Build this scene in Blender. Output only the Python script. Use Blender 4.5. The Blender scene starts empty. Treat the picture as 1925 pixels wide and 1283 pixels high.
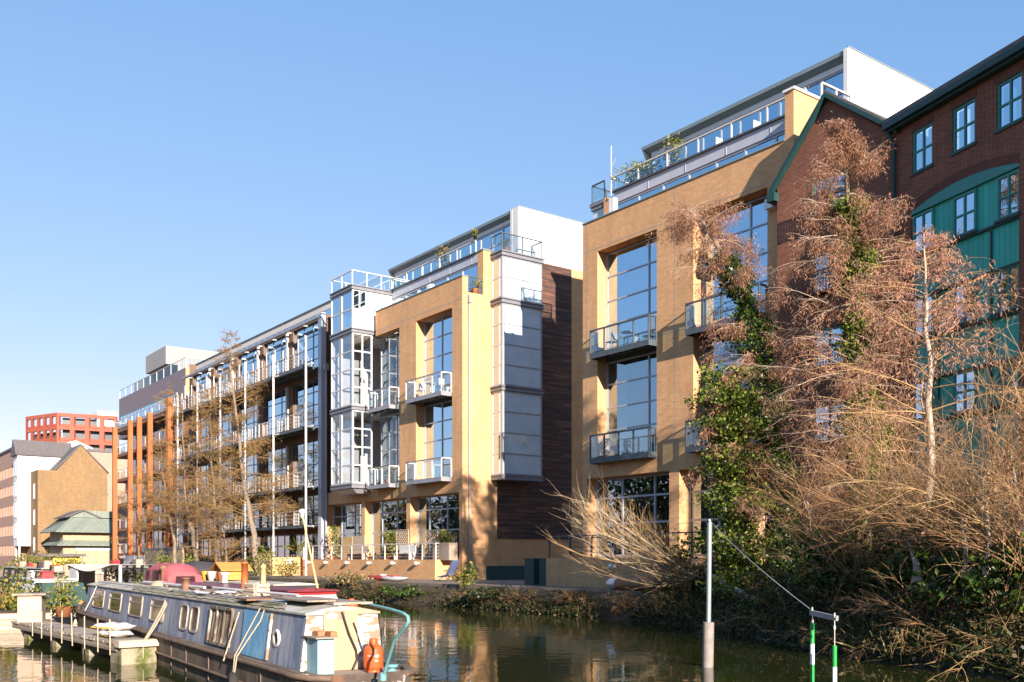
import bpy, math, random
import numpy as np
from mathutils import Vector, Matrix
R = math.radians
sc = bpy.context.scene
col = sc.collection

# ---------------------------------------------------------------- camera
# World frame: x runs along the canal towards the right of the photo, y across
# the canal towards the buildings, z up from the water level (metres).
FPX, CX, HY, CAMH = 1850., 962.5, 1050., 2.2
TH = R(36.36)
VD = (-math.cos(TH), math.sin(TH)); RD = (math.sin(TH), math.cos(TH))
cd = bpy.data.cameras.new("camera"); cam = bpy.data.objects.new("camera", cd); col.objects.link(cam)
cam.location = (0, 0, CAMH); cam.rotation_euler = (R(90), 0, R(90) - TH)
cd.sensor_width = 36; cd.lens = 36 * FPX / 1925; cd.shift_y = (HY - 641.5) / 1925
cd.clip_start = .1; cd.clip_end = 4000
sc.camera = cam

# ---------------------------------------------------------------- light
SUN_EL, SUN_AZ = R(18), R(13)
SV = Vector((math.cos(SUN_EL) * math.cos(SUN_AZ), -math.cos(SUN_EL) * math.sin(SUN_AZ), math.sin(SUN_EL)))
ld = bpy.data.lights.new("sun", 'SUN'); ld.energy = 4.8; ld.angle = R(.5); ld.color = (1, .845, .72)
sun = bpy.data.objects.new("sun", ld); col.objects.link(sun)
sun.rotation_euler = (-SV).to_track_quat('-Z', 'Y').to_euler()
w = bpy.data.worlds.new("World"); sc.world = w; w.use_nodes = True
sky = w.node_tree.nodes.new('ShaderNodeTexSky'); sky.sky_type = 'NISHITA'; sky.sun_disc = False
sky.sun_elevation = SUN_EL; sky.sun_rotation = math.atan2(SV.x, SV.y)
sky.air_density = .95; sky.dust_density = .0; sky.ozone_density = 3.2; sky.altitude = 50
bg = w.node_tree.nodes['Background']; bg.inputs[1].default_value = .104
nt_ = w.node_tree; sp = nt_.nodes.new('ShaderNodeSeparateColor'); cb = nt_.nodes.new('ShaderNodeCombineColor'); nt_.links.new(sky.outputs[0], sp.inputs[0])
for i_, (pw, k_) in enumerate(((.85, .95), (.55, 1.245), (.36, 2.0))):      # soften the sky's gradient towards the pale winter horizon
    p_ = nt_.nodes.new('ShaderNodeMath'); p_.operation = 'POWER'; p_.inputs[1].default_value = pw; m_ = nt_.nodes.new('ShaderNodeMath'); m_.operation = 'MULTIPLY'; m_.inputs[1].default_value = k_
    nt_.links.new(sp.outputs[i_], p_.inputs[0]); nt_.links.new(p_.outputs[0], m_.inputs[0]); nt_.links.new(m_.outputs[0], cb.inputs[i_])
nt_.links.new(cb.outputs[0], bg.inputs[0])
vs = sc.view_settings; vs.view_transform = 'Standard'; vs.look = 'None'; vs.exposure = 1.4; vs.gamma = 1; vs.use_curve_mapping = False
sc.cycles.max_bounces = 8; sc.cycles.transparent_max_bounces = 16; sc.cycles.caustics_reflective = False; sc.cycles.caustics_refractive = False

# ---------------------------------------------------------------- measuring helpers
def ray(px):
    s = (px - CX) / FPX
    return VD[0] + RD[0] * s, VD[1] + RD[1] * s
def OX(px, Y): dx, dy = ray(px); return dx * Y / dy            # x where column px meets the plane y=Y
def OY(px, X): dx, dy = ray(px); return dy * X / dx            # y where column px meets the plane x=X
def HZ(py, px, Y=None, X=None):
    dx, dy = ray(px); t = Y / dy if Y is not None else X / dx
    return CAMH + (HY - py) / FPX * t
def at(px, t): dx, dy = ray(px); return dx * t, dy * t

# ---------------------------------------------------------------- mesh helpers
ORG = {}
class MB:
    def __init__(s, tf=None): s.v = []; s.f = []; s.sm = []; s.tf = tf
    def add(s, vs, fs, sm=False):
        b = len(s.v)
        if s.tf: vs = [s.tf(*p) for p in vs]
        s.v += [tuple(p) for p in vs]; s.f += [tuple(b + i for i in f) for f in fs]; s.sm += [sm] * len(fs)
        return s
    def box(s, x0, x1, y0, y1, z0, z1):
        return s.add([(x0, y0, z0), (x1, y0, z0), (x1, y1, z0), (x0, y1, z0), (x0, y0, z1), (x1, y0, z1), (x1, y1, z1), (x0, y1, z1)],
                     [(0, 3, 2, 1), (4, 5, 6, 7), (0, 1, 5, 4), (1, 2, 6, 5), (2, 3, 7, 6), (3, 0, 4, 7)])
    def taper(s, x0, x1, y0, y1, z0, z1, i):   # box whose top is inset by i
        return s.add([(x0, y0, z0), (x1, y0, z0), (x1, y1, z0), (x0, y1, z0), (x0 + i, y0 + i, z1), (x1 - i, y0 + i, z1), (x1 - i, y1 - i, z1), (x0 + i, y1 - i, z1)],
                     [(0, 3, 2, 1), (4, 5, 6, 7), (0, 1, 5, 4), (1, 2, 6, 5), (2, 3, 7, 6), (3, 0, 4, 7)])
    def poly(s, pts): return s.add(pts, [tuple(range(len(pts)))])
    def prism(s, pts, off):                     # polygon pts swept by off
        n = len(pts); q = [tuple(a + b for a, b in zip(p, off)) for p in pts]
        return s.add(list(pts) + q, [tuple(range(n))[::-1], tuple(range(n, 2 * n))] + [(i, (i + 1) % n, n + (i + 1) % n, n + i) for i in range(n)])
    def bar(s, p, q, w, h=None, up=(0, 0, 1)):
        h = h or w; p = Vector(p); q = Vector(q); d = (q - p).normalized(); u = Vector(up)
        if abs(d.dot(u)) > .98: u = Vector((0, 1, 0))
        a = d.cross(u).normalized() * w / 2; b = a.cross(d).normalized() * h / 2
        return s.add([p - a - b, p + a - b, p + a + b, p - a + b, q - a - b, q + a - b, q + a + b, q - a + b],
                     [(0, 3, 2, 1), (4, 5, 6, 7), (0, 1, 5, 4), (1, 2, 6, 5), (2, 3, 7, 6), (3, 0, 4, 7)])
    def tube(s, pts, r, n=8, caps=True):
        pts = [Vector(p) for p in pts]; m = len(pts)
        rs = r if isinstance(r, (list, tuple)) else [r] * m
        vs = []; pu = None
        for i, p in enumerate(pts):
            d = (pts[min(i + 1, m - 1)] - pts[max(i - 1, 0)])
            d = d.normalized() if d.length > 1e-9 else Vector((0, 0, 1))
            if pu is None:
                u = d.cross(Vector((0, 0, 1)))
                if u.length < .05: u = d.cross(Vector((1, 0, 0)))
            else: u = pu - d * pu.dot(d)
            u.normalize(); pu = u; b = d.cross(u)
            for k in range(n):
                a = 2 * math.pi * k / n
                vs.append(p + (u * math.cos(a) + b * math.sin(a)) * rs[i])
        fs = [(i * n + k, i * n + (k + 1) % n, (i + 1) * n + (k + 1) % n, (i + 1) * n + k) for i in range(m - 1) for k in range(n)]
        s.add(vs, fs, True)
        if caps: s.add(vs[:n], [tuple(range(n))[::-1]]); s.add(vs[-n:], [tuple(range(n))])
        return s
    def lathe(s, c, prof, n=20):                # prof: (radius, z)
        m = len(prof)
        vs = [(c[0] + r * math.cos(2 * math.pi * k / n), c[1] + r * math.sin(2 * math.pi * k / n), c[2] + z) for r, z in prof for k in range(n)]
        fs = [(i * n + k, i * n + (k + 1) % n, (i + 1) * n + (k + 1) % n, (i + 1) * n + k) for i in range(m - 1) for k in range(n)]
        return s.add(vs, fs, True)
    def ball(s, c, r, n=12, sz=1.):
        return s.lathe(c, [(max(r * math.sin(math.pi * i / 8), .001), -r * sz * math.cos(math.pi * i / 8)) for i in range(9)], n)
    def build(s, name, mat, parent=None, loc=None):
        me = bpy.data.meshes.new(name)
        o = bpy.data.objects.new(name, me); col.objects.link(o)
        if parent is not None:
            o.parent = parent; org = ORG[parent.name]; ORG[o.name] = org
        else:
            org = Vector(loc) if loc is not None else Vector((0, 0, 0)); o.location = org; ORG[o.name] = org
        ox, oy, oz = org
        me.from_pydata([(x - ox, y - oy, z - oz) for x, y, z in s.v], [], s.f)
        me.polygons.foreach_set('use_smooth', s.sm)
        for m_ in (mat if isinstance(mat, (list, tuple)) else [mat]): me.materials.append(m_)
        me.update()
        return o

def tag(o, label=None, cat=None, group=None, kind=None):
    if label: o['label'] = label
    if cat: o['category'] = cat
    if group: o['group'] = group
    if kind: o['kind'] = kind
    return o
def thing(name, label, cat, loc=(0, 0, 0), rotz=0, group=None, local=False):
    o = bpy.data.objects.new(name, None); col.objects.link(o); o.empty_display_size = .3
    o.location = loc; o.rotation_euler = (0, 0, rotz)
    ORG[o.name] = Vector((0, 0, 0)) if (local or rotz) else Vector(loc)
    return tag(o, label, cat, group)
def dup(root, loc, rotz, label=None, scale=None):
    r = root.copy(); col.objects.link(r); r.location = loc; r.rotation_euler = (0, 0, rotz)
    if scale: r.scale = (scale,) * 3
    if label: r['label'] = label
    for ch in list(root.children):
        c = ch.copy(); col.objects.link(c); c.parent = r
        for g in ch.children:
            d = g.copy(); col.objects.link(d); d.parent = c
    return r
def front(Y0): return lambda a, d, z: (a, Y0 + d, z)          # facade facing the canal (-y)
def side(X0): return lambda a, d, z: (X0 - d, a, z)           # flank facing the sun (+x)

def wall(mb, a0, a1, z0, z1, ops, rev=.6, d=0., edges=''):
    """front sheet with openings (a0,a1,z0,z1[,rev]) and their reveals"""
    A = sorted({a0, a1, *[v for o in ops for v in o[:2]]}); Z = sorted({z0, z1, *[v for o in ops for v in o[2:4]]})
    for i in range(len(A) - 1):
        for j in range(len(Z) - 1):
            ca, cz = (A[i] + A[i + 1]) / 2, (Z[j] + Z[j + 1]) / 2
            if ca < a0 or ca > a1 or cz < z0 or cz > z1: continue
            if any(o[0] < ca < o[1] and o[2] < cz < o[3] for o in ops): continue
            mb.poly([(A[i], d, Z[j]), (A[i + 1], d, Z[j]), (A[i + 1], d, Z[j + 1]), (A[i], d, Z[j + 1])])
    for o in ops:
        x0, x1, y0, y1 = o[:4]; r = d + (o[4] if len(o) > 4 else rev)
        if x0 > a0: mb.poly([(x0, d, y0), (x0, d, y1), (x0, r, y1), (x0, r, y0)])
        if x1 < a1: mb.poly([(x1, d, y0), (x1, r, y0), (x1, r, y1), (x1, d, y1)])
        if y1 < z1: mb.poly([(x0, d, y1), (x1, d, y1), (x1, r, y1), (x0, r, y1)])
        if y0 > z0: mb.poly([(x0, d, y0), (x0, r, y0), (x1, r, y0), (x1, d, y0)])
    return mb

def window(par, tf, a0, a1, z0, z1, d, cols, rows, fm, gm, fw=.08, fd=.07, name='window', mw=None):
    mb = MB(tf); mw = mw or fw
    def fr(v, lo, hi): return [lo + (hi - lo) * (i / v if isinstance(v, int) else v[i - 1]) for i in range(1, v if isinstance(v, int) else len(v) + 1)]
    ca, cz = fr(cols, a0, a1), fr(rows, z0, z1)
    mb.box(a0, a0 + fw, d, d + fd, z0, z1); mb.box(a1 - fw, a1, d, d + fd, z0, z1)
    mb.box(a0 + fw, a1 - fw, d, d + fd, z0, z0 + fw); mb.box(a0 + fw, a1 - fw, d, d + fd, z1 - fw, z1)
    for a in ca: mb.box(a - mw / 2, a + mw / 2, d + .004, d + fd - .004, z0 + fw, z1 - fw)
    for z in cz: mb.box(a0 + fw, a1 - fw, d + .008, d + fd - .008, z - mw / 2, z + mw / 2)
    f = mb.build(name, fm, par)
    if gm:
        g = MB(tf); g.poly([(a0 + .02, d + fd * .5, z0 + .02), (a1 - .02, d + fd * .5, z0 + .02), (a1 - .02, d + fd * .5, z1 - .02), (a0 + .02, d + fd * .5, z1 - .02)])
        g.build('pane', gm, f)
    return f

def railing(par, pts, z0, h, rm, gm=None, step=1.2, r=.03, name='railing', rail_m=None, wires=0):
    """posts and top rail along plan points; glass panels as a sub-part"""
    mb = MB(); g = MB()
    for i in range(len(pts) - 1):
        p, q = Vector(pts[i] + (0,)), Vector(pts[i + 1] + (0,)); L = (q - p).length; n = max(1, round(L / step)); e = (q - p) / L
        for k in range(n + 1):
            if i and k == 0: continue
            c = p + (q - p) * k / n
            mb.bar((c.x, c.y, z0), (c.x, c.y, z0 + h), r * 1.6, r * 2.2)
        mb.bar((p.x, p.y, z0 + h + r), (q.x, q.y, z0 + h + r), r * 2.6, r * 1.8)
        for k in range(wires):
            zz = z0 + h * (k + 1) / (wires + 1); mb.bar((p.x, p.y, zz), (q.x, q.y, zz), .014)
        a, b = p + e * .06, q - e * .06
        g.poly([(a.x, a.y, z0 + .06), (b.x, b.y, z0 + .06), (b.x, b.y, z0 + h - .03), (a.x, a.y, z0 + h - .03)])
    o = mb.build(name, rm, par)
    if gm: g.build('glass_panel', gm, o)
    return o

# ---------------------------------------------------------------- materials
def newmat(name):
    m = bpy.data.materials.new(name); m.use_nodes = True
    return m, m.node_tree, m.node_tree.nodes['Principled BSDF']
def nd(nt, t, **kw):
    n = nt.nodes.new('ShaderNode' + t)
    for k, v in kw.items():
        if k.startswith('i_'):
            n.inputs[int(k[2:]) if k[2:].isdigit() else k[2:].replace('_', ' ')].default_value = v
        else: setattr(n, k, v)
    return n
def ramp(nt, src, stops, interp='LINEAR'):
    r = nd(nt, 'ValToRGB'); r.color_ramp.interpolation = interp
    e = r.color_ramp.elements
    while len(e) < len(stops): e.new(.5)
    for i, (p, c) in enumerate(stops): e[i].position = p; e[i].color = (*c, 1) if len(c) == 3 else c
    nt.links.new(src, r.inputs[0]); return r.outputs[0]
def mixc(nt, f, a, b, mode='MIX'):
    m = nd(nt, 'Mix', data_type='RGBA', blend_type=mode); L = nt.links.new
    for s, v in ((0, f), (6, a), (7, b)):
        if hasattr(v, 'links'): L(v, m.inputs[s])
        else: m.inputs[s].default_value = v if s == 0 else (*v, 1)
    return m.outputs[2]
def coords(nt, sx=1, sy=1, sz=1):
    t = nd(nt, 'TexCoord'); m = nd(nt, 'Mapping'); m.inputs['Scale'].default_value = (sx, sy, sz)
    nt.links.new(t.outputs['Object'], m.inputs[0]); return m.outputs[0]
def noise(nt, scale=1., detail=4, vec=None, rough=.55, dist=0.):
    n = nd(nt, 'TexNoise'); n.inputs['Scale'].default_value = scale; n.inputs['Detail'].default_value = detail; n.inputs['Roughness'].default_value = rough
    n.inputs['Distortion'].default_value = dist
    nt.links.new(vec or coords(nt), n.inputs['Vector']); return n.outputs[0]
def bump(nt, b, h, s=.3, d=.02):
    n = nd(nt, 'Bump'); n.inputs['Strength'].default_value = s; n.inputs['Distance'].default_value = d
    nt.links.new(h, n.inputs['Height']); nt.links.new(n.outputs[0], b.inputs['Normal'])
def plain(name, c, rough=.6, metal=0., var=.25, scale=2., sc3=None, bmp=0., spec=.4):
    """painted / metal / timber surface with mottled wear"""
    m, nt, b = newmat(name); L = nt.links.new
    v = coords(nt, *(sc3 or (1, 1, 1)))
    n = noise(nt, scale, 5, v); n2 = noise(nt, scale * 9, 3, v)
    c0 = tuple(x * (1 - var) for x in c); c1 = tuple(min(1, x * (1 + var * .6)) for x in c)
    a = ramp(nt, n, [(.3, c0), (.7, c1)])
    a = mixc(nt, var * .8, a, ramp(nt, n2, [(.35, tuple(x * .6 for x in c)), (.65, c)]), 'MIX')
    L(a, b.inputs['Base Color']); b.inputs['Roughness'].default_value = rough; b.inputs['Metallic'].default_value = metal
    b.inputs['Specular IOR Level'].default_value = spec
    if bmp: bump(nt, b, n2, bmp)
    return m
def brick(name, c1, c2, mortar, bw=.225, bh=.075, stain=.35, stain_c=(.12, .09, .06), ms=.009, joints=None):
    m, nt, b = newmat(name); L = nt.links.new
    t = nd(nt, 'TexCoord'); s = nd(nt, 'SeparateXYZ'); L(t.outputs['Object'], s.inputs[0])
    ad = nd(nt, 'Math', operation='ADD'); L(s.outputs[0], ad.inputs[0]); L(s.outputs[1], ad.inputs[1])
    c = nd(nt, 'CombineXYZ'); L(ad.outputs[0], c.inputs[0]); L(s.outputs[2], c.inputs[1])
    br = nd(nt, 'TexBrick'); L(c.outputs[0], br.inputs['Vector'])
    for k, v in (('Scale', 1), ('Mortar Size', ms), ('Mortar Smooth', .3), ('Bias', 0), ('Brick Width', bw), ('Row Height', bh)): br.inputs[k].default_value = v
    br.inputs['Color1'].default_value = (*c1, 1); br.inputs['Color2'].default_value = (*c2, 1); br.inputs['Mortar'].default_value = (*mortar, 1)
    n = noise(nt, .35, 5); n2 = noise(nt, 2.4, 4, coords(nt, 1, 1, .25))
    f = nd(nt, 'Math', operation='MULTIPLY'); L(ramp(nt, n, [(.42, (0, 0, 0)), (.75, (1, 1, 1))]), f.inputs[0]); f.inputs[1].default_value = stain
    a = mixc(nt, f.outputs[0], br.outputs[0], stain_c)
    a = mixc(nt, .3, a, ramp(nt, n2, [(.3, (.55, .5, .45)), (.7, (1, 1, 1))]), 'MULTIPLY')
    n3 = noise(nt, 1., 3, coords(nt, 1.1, 1.1, 12.5)); a = mixc(nt, .38, a, ramp(nt, n3, [(.3, (.62, .60, .56)), (.5, (1, 1, 1)), (.7, (.82, .80, .78))]), 'MULTIPLY')
    L(a, b.inputs['Base Color']); b.inputs['Roughness'].default_value = .85; b.inputs['Specular IOR Level'].default_value = .2
    iv = nd(nt, 'Math', operation='SUBTRACT'); iv.inputs[0].default_value = 1; L(br.outputs[1], iv.inputs[1])
    bump(nt, b, iv.outputs[0], .35, .01)
    return m
def glass(name, refl=.5, tint=(.8, .9, .92), gl=(.86, .93, 1), rough=0., wav=.0):
    m = bpy.data.materials.new(name); m.use_nodes = True; nt = m.node_tree; nt.nodes.clear(); L = nt.links.new
    o = nd(nt, 'OutputMaterial'); mx = nd(nt, 'MixShader'); t = nd(nt, 'BsdfTransparent'); g = nd(nt, 'BsdfGlossy')
    t.inputs[0].default_value = (*tint, 1); g.inputs[0].default_value = (*gl, 1); g.inputs['Roughness'].default_value = rough
    mx.inputs[0].default_value = refl; L(t.outputs[0], mx.inputs[1]); L(g.outputs[0], mx.inputs[2]); L(mx.outputs[0], o.inputs[0])
    if wav:
        b = nd(nt, 'Bump'); b.inputs['Strength'].default_value = wav; b.inputs['Distance'].default_value = .02
        L(noise(nt, .8, 1), b.inputs['Height']); L(b.outputs[0], g.inputs['Normal'])
    return m
def leafmat(name, stops, rough=.5, trans=.25):
    m, nt, b = newmat(name); L = nt.links.new
    g = nd(nt, 'NewGeometry'); c = ramp(nt, g.outputs['Random Per Island'], stops)
    L(c, b.inputs['Base Color']); b.inputs['Roughness'].default_value = rough; b.inputs['Specular IOR Level'].default_value = .3
    t = nd(nt, 'BsdfTranslucent'); L(c, t.inputs[0]); mx = nd(nt, 'MixShader'); mx.inputs[0].default_value = trans
    L(b.outputs[0], mx.inputs[1]); L(t.outputs[0], mx.inputs[2]); L(mx.outputs[0], nt.nodes['Material Output'].inputs[0])
    return m
def patchy(name, base, patch, scale=3., lo=.48, hi=.56, rough=.7, sc3=(1, 1, 1), base_var=.25, third=None, bmp=.2, detail=8):
    """peeling paint / rust: patch colour shows through base"""
    m, nt, b = newmat(name); L = nt.links.new; v = coords(nt, *sc3)
    n = noise(nt, scale, detail, v, .65); n3 = noise(nt, scale * 4, 4, v)
    bc = ramp(nt, n3, [(.3, tuple(x * (1 - base_var) for x in base)), (.7, base)])
    f = ramp(nt, n, [(lo, (0, 0, 0)), (hi, (1, 1, 1))])
    a = mixc(nt, f, bc, patch)
    if third:
        n2 = noise(nt, scale * .6, 6, coords(nt, sc3[0], sc3[1], sc3[2] * .4)); a = mixc(nt, ramp(nt, n2, [(.55, (0, 0, 0)), (.7, (.8, .8, .8))]), a, third)
    L(a, b.inputs['Base Color']); b.inputs['Roughness'].default_value = rough; b.inputs['Specular IOR Level'].default_value = .25
    bump(nt, b, n, bmp, .02)
    return m
def boards(name, c, vertical=True, pitch=.12, rough=.6, var=.2, dark=.5):
    m, nt, b = newmat(name); L = nt.links.new
    t = nd(nt, 'TexCoord'); s = nd(nt, 'SeparateXYZ'); L(t.outputs['Object'], s.inputs[0])
    if vertical:
        ad = nd(nt, 'Math', operation='ADD'); L(s.outputs[0], ad.inputs[0]); L(s.outputs[1], ad.inputs[1]); src = ad.outputs[0]
    else: src = s.outputs[2]
    d = nd(nt, 'Math', operation='DIVIDE'); L(src, d.inputs[0]); d.inputs[1].default_value = pitch
    fl = nd(nt, 'Math', operation='FLOOR'); L(d.outputs[0], fl.inputs[0]); fr = nd(nt, 'Math', operation='FRACT'); L(d.outputs[0], fr.inputs[0])
    wn = nd(nt, 'TexWhiteNoise', noise_dimensions='1D'); L(fl.outputs[0], wn.inputs['W'])
    g = ramp(nt, fr.outputs[0], [(0, (dark,) * 3), (.08, (1, 1, 1)), (.92, (1, 1, 1)), (1, (dark,) * 3)])
    n = noise(nt, 3, 5, coords(nt, *((1, 1, .15) if vertical else (.25, .25, 6))))
    a = ramp(nt, n, [(.3, tuple(x * (1 - var) for x in c)), (.7, tuple(min(1, x * (1 + var)) for x in c))])
    a = mixc(nt, 1., a, g, 'MULTIPLY')
    a = mixc(nt, var * 1.5, a, ramp(nt, wn.outputs[0], [(0, tuple(x * .5 for x in c)), (1, tuple(min(1, x * 1.3) for x in c))]))
    L(a, b.inputs['Base Color']); b.inputs['Roughness'].default_value = rough; b.inputs['Specular IOR Level'].default_value = .25
    bump(nt, b, fr.outputs[0], .2, .01)
    return m

M = {}
M['brick_y'] = brick('yellow_stock_brick', (.72, .425, .215), (.63, .355, .17), (.54, .36, .21), stain=.22, stain_c=(.30, .19, .09))
M['brick_r'] = brick('dark_red_brick', (.27, .10, .06), (.18, .07, .045), (.28, .20, .15), stain=.35, stain_c=(.07, .04, .03))
M['brick_brown'] = brick('old_brown_brick', (.31, .195, .09), (.21, .13, .06), (.27, .2, .12), stain=.5, stain_c=(.17, .12, .08))
M['brick_s'] = brick('dull_brown_brick', (.25, .15, .10), (.18, .11, .075), (.22, .17, .13), stain=.3)
M['brick_pink'] = plain('pinkish_office_brick', (.40, .26, .20), .9, var=.15)
M['brick_arch'] = brick('arch_brick', (.16, .06, .045), (.12, .05, .04), (.15, .11, .09), bw=.075, bh=.3, stain=.2)
M['white'] = plain('white_render', (.66, .67, .66), .6, var=.1, scale=1.2, sc3=(1, 1, .25))
M['white_panel'] = plain('white_panel', (.74, .76, .76), .45, var=.06)
M['cream'] = plain('cream_fascia', (.62, .60, .55), .7, var=.08, scale=.5)
M['spandrel'] = plain('pale_spandrel', (.42, .45, .52), .4, var=.08)
M['soffit'] = plain('grey_soffit', (.20, .27, .30), .5, var=.1)
M['steel'] = plain('galvanised_steel', (.32, .33, .36), .45, .3, var=.2)
M['steel_l'] = plain('pale_steel', (.62, .60, .57), .45, .1, var=.15)
M['steel_d'] = plain('dark_painted_steel', (.09, .115, .13), .5, .2, var=.2)
M['frame'] = plain('aluminium_frame', (.40, .42, .47), .4, .2, var=.1)
M['frame_w'] = plain('white_frame', (.52, .53, .54), .45, var=.06)
M['frame_d'] = plain('dark_frame', (.15, .18, .22), .4, .1, var=.1)
M['glass'] = glass('window_glass', .72, (.35, .5, .6), (.66, .86, 1), wav=.09)
M['glass_c'] = glass('clear_bay_glass', .34, (.80, .86, .90), (.82, .92, 1))
M['glass_b'] = glass('balustrade_glass', .18, (.80, .88, .88))
M['glass_d'] = glass('dark_glass', .42, (.38, .52, .56), (.70, .88, 1), wav=.09)
M['inside'] = plain('pale_interior', (.62, .58, .52), .9, var=.1)
M['inside_w'] = plain('white_interior', (.60, .585, .56), .9, var=.08)
M['curtain'] = plain('curtain', (.72, .70, .66), .9, var=.15, sc3=(6, 6, .3))
M['roof_flat'] = plain('roofing_felt', (.22, .22, .22), .9)
M['lead'] = plain('lead_grey_cladding', (.20, .21, .24), .5, .2, var=.15)
M['copper'] = plain('rusty_orange_fin', (.42, .125, .035), .65, .1, var=.3, scale=1., sc3=(1, 1, .4))
M['copper_d'] = plain('brown_slab_edge', (.22, .115, .07), .7, var=.2)
M['mauve'] = plain('mauve_cladding', (.20, .165, .18), .6, var=.06)
M['zinc'] = boards('standing_seam_zinc', (.31, .30, .28), True, .5, .5, .06, .6)
M['verdigris'] = boards('verdigris_copper', (.19, .225, .19), True, .6, .6, .12, .6)
M['red_frame'] = plain('terracotta_red_cladding', (.33, .085, .05), .7, var=.2)
M['tower_glass'] = plain('tower_window_wall', (.10, .12, .14), .2, var=.6, scale=.25)
M['slate'] = plain('slate_roof', (.13, .12, .12), .7, var=.3, scale=4)
M['green_clad'] = boards('sea_green_boarding', (.05, .48, .41), True, .14, .5, .12, .45)
M['green_paint'] = plain('sea_green_paint', (.04, .27, .235), .45, var=.15)
M['green_dk'] = plain('dark_teal_paint', (.014, .06, .06), .5, var=.2)
M['concrete'] = plain('concrete', (.34, .31, .26), .9, var=.25, bmp=.2)
M['stone'] = plain('tan_stone_wall', (.44, .33, .21), .9, var=.3, bmp=.3)
M['timber'] = boards('weathered_timber', (.33, .27, .21), True, .14, .8, .3, .35)
M['timber_h'] = boards('weathered_deck_boards', (.27, .23, .19), False, .15, .8, .3, .4)
M['timber_l'] = boards('pale_timber', (.48, .39, .29), False, .16, .7, .15, .6)
M['ply'] = plain('plywood', (.47, .32, .185), .6, var=.2, scale=3, sc3=(6, 6, .5))
M['bamboo'] = plain('bamboo', (.55, .38, .18), .6, var=.25)
M['black'] = plain('black_metal', (.025, .025, .028), .5, .3)
M['window_trim'] = plain('weathered_window_trim', (.36, .31, .26), .7, var=.35, scale=8)
M['rubber'] = plain('old_rubber', (.035, .033, .03), .85)
M['rope'] = plain('old_rope', (.42, .34, .24), .9, var=.3, scale=30)
M['orange'] = plain('orange_gas_paint', (.62, .10, .025), .4, var=.12)
M['teal_pipe'] = plain('teal_painted_pipe', (.15, .36, .38), .4, var=.2, scale=6)
M['cyan_box'] = plain('pale_cyan_painted_ply', (.25, .44, .49), .6, var=.2, scale=3)
M['terracotta'] = plain('terracotta', (.45, .17, .08), .8)
M['maroon'] = plain('maroon_paint', (.16, .028, .04), .35, var=.2)
M['maroon_cloth'] = plain('faded_maroon_canvas', (.40, .10, .11), .8, var=.2)
M['mesh_win'] = glass('smoky_plastic_window', .15, (.35, .33, .33), rough=.2)
M['black_cloth'] = plain('black_canvas', (.05, .048, .05), .8, var=.3)
M['cream_cloth'] = plain('cream_canvas', (.74, .66, .54), .8, var=.1)
M['white_plastic'] = plain('white_plastic', (.66, .65, .62), .35, var=.05)
M['yellow'] = plain('yellow_paint', (.75, .52, .08), .5, var=.1)
M['orange_wood'] = plain('orange_stained_wood', (.62, .27, .06), .6, var=.2, sc3=(1, 1, 5))
M['red_paint'] = plain('red_paint', (.45, .03, .035), .35, var=.2)
M['blue_cloth'] = plain('blue_canvas', (.09, .13, .28), .8)
M['canoe_brown'] = plain('brown_canoe_cover', (.30, .15, .07), .6, var=.2)
M['silver'] = plain('aluminium_hull', (.55, .58, .62), .35, .5, var=.1)
M['pole_green'] = plain('green_pole_paint', (.02, .30, .06), .4, var=.1)
M['pole_white'] = plain('white_pole_paint', (.82, .82, .80), .4, var=.05)
M['zinc_post'] = plain('galvanised_post', (.36, .44, .44), .4, .5, var=.2)
M['conc_post'] = plain('wet_concrete_post', (.27, .24, .22), .8, var=.3, scale=8, bmp=.3)
M['soil'] = plain('path_gravel', (.20, .16, .12), .95, var=.3, scale=3, bmp=.3)
M['earth'] = plain('bank_earth', (.07, .055, .035), .95, var=.5, scale=1.5, bmp=.6)
M['bark'] = plain('grey_brown_bark', (.24, .19, .14), .9, var=.35, scale=8, sc3=(1, 1, .3), bmp=.5)
M['bark_pale'] = plain('pale_bark', (.42, .33, .25), .85, var=.3, scale=10, sc3=(1, 1, .3))
M['twig'] = plain('brown_twig', (.25, .145, .07), .9, var=.3)
M['twig_y'] = plain('straw_brown_twig', (.42, .275, .125), .8, var=.3)
M['twig_o'] = plain('ochre_twig', (.30, .185, .075), .9, var=.3)
M['twig_pale'] = plain('pale_twig', (.50, .39, .25), .8, var=.25)
M['fol_brown'] = leafmat('dead_brown_foliage', [(0, (.17, .085, .05)), (.4, (.32, .165, .10)), (.75, (.45, .25, .155)), (1, (.28, .16, .08))])
M['fol_pink'] = leafmat('pinkish_catkins', [(0, (.30, .14, .09)), (.5, (.50, .26, .17)), (1, (.58, .34, .23))])
M['catkin'] = leafmat('ochre_catkins', [(0, (.17, .11, .04)), (.5, (.27, .18, .07)), (1, (.33, .22, .10))])
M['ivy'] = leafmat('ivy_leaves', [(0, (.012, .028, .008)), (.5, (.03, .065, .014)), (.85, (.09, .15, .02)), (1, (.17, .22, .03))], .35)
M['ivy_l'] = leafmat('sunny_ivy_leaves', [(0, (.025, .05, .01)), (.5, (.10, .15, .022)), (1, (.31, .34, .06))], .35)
M['bush'] = leafmat('bush_leaves', [(0, (.05, .09, .015)), (.5, (.13, .17, .03)), (.85, (.28, .25, .05)), (1, (.38, .22, .06))])
M['grass'] = leafmat('dry_and_green_grass', [(0, (.05, .07, .015)), (.4, (.12, .12, .03)), (.7, (.28, .19, .08)), (1, (.36, .24, .11))])
M['edge'] = leafmat('shaded_bank_plants', [(0, (.02, .024, .008)), (.4, (.05, .042, .016)), (.7, (.09, .065, .03)), (1, (.17, .115, .055))])  # shade of the trees over the bank put into these darker leaf colours
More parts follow.
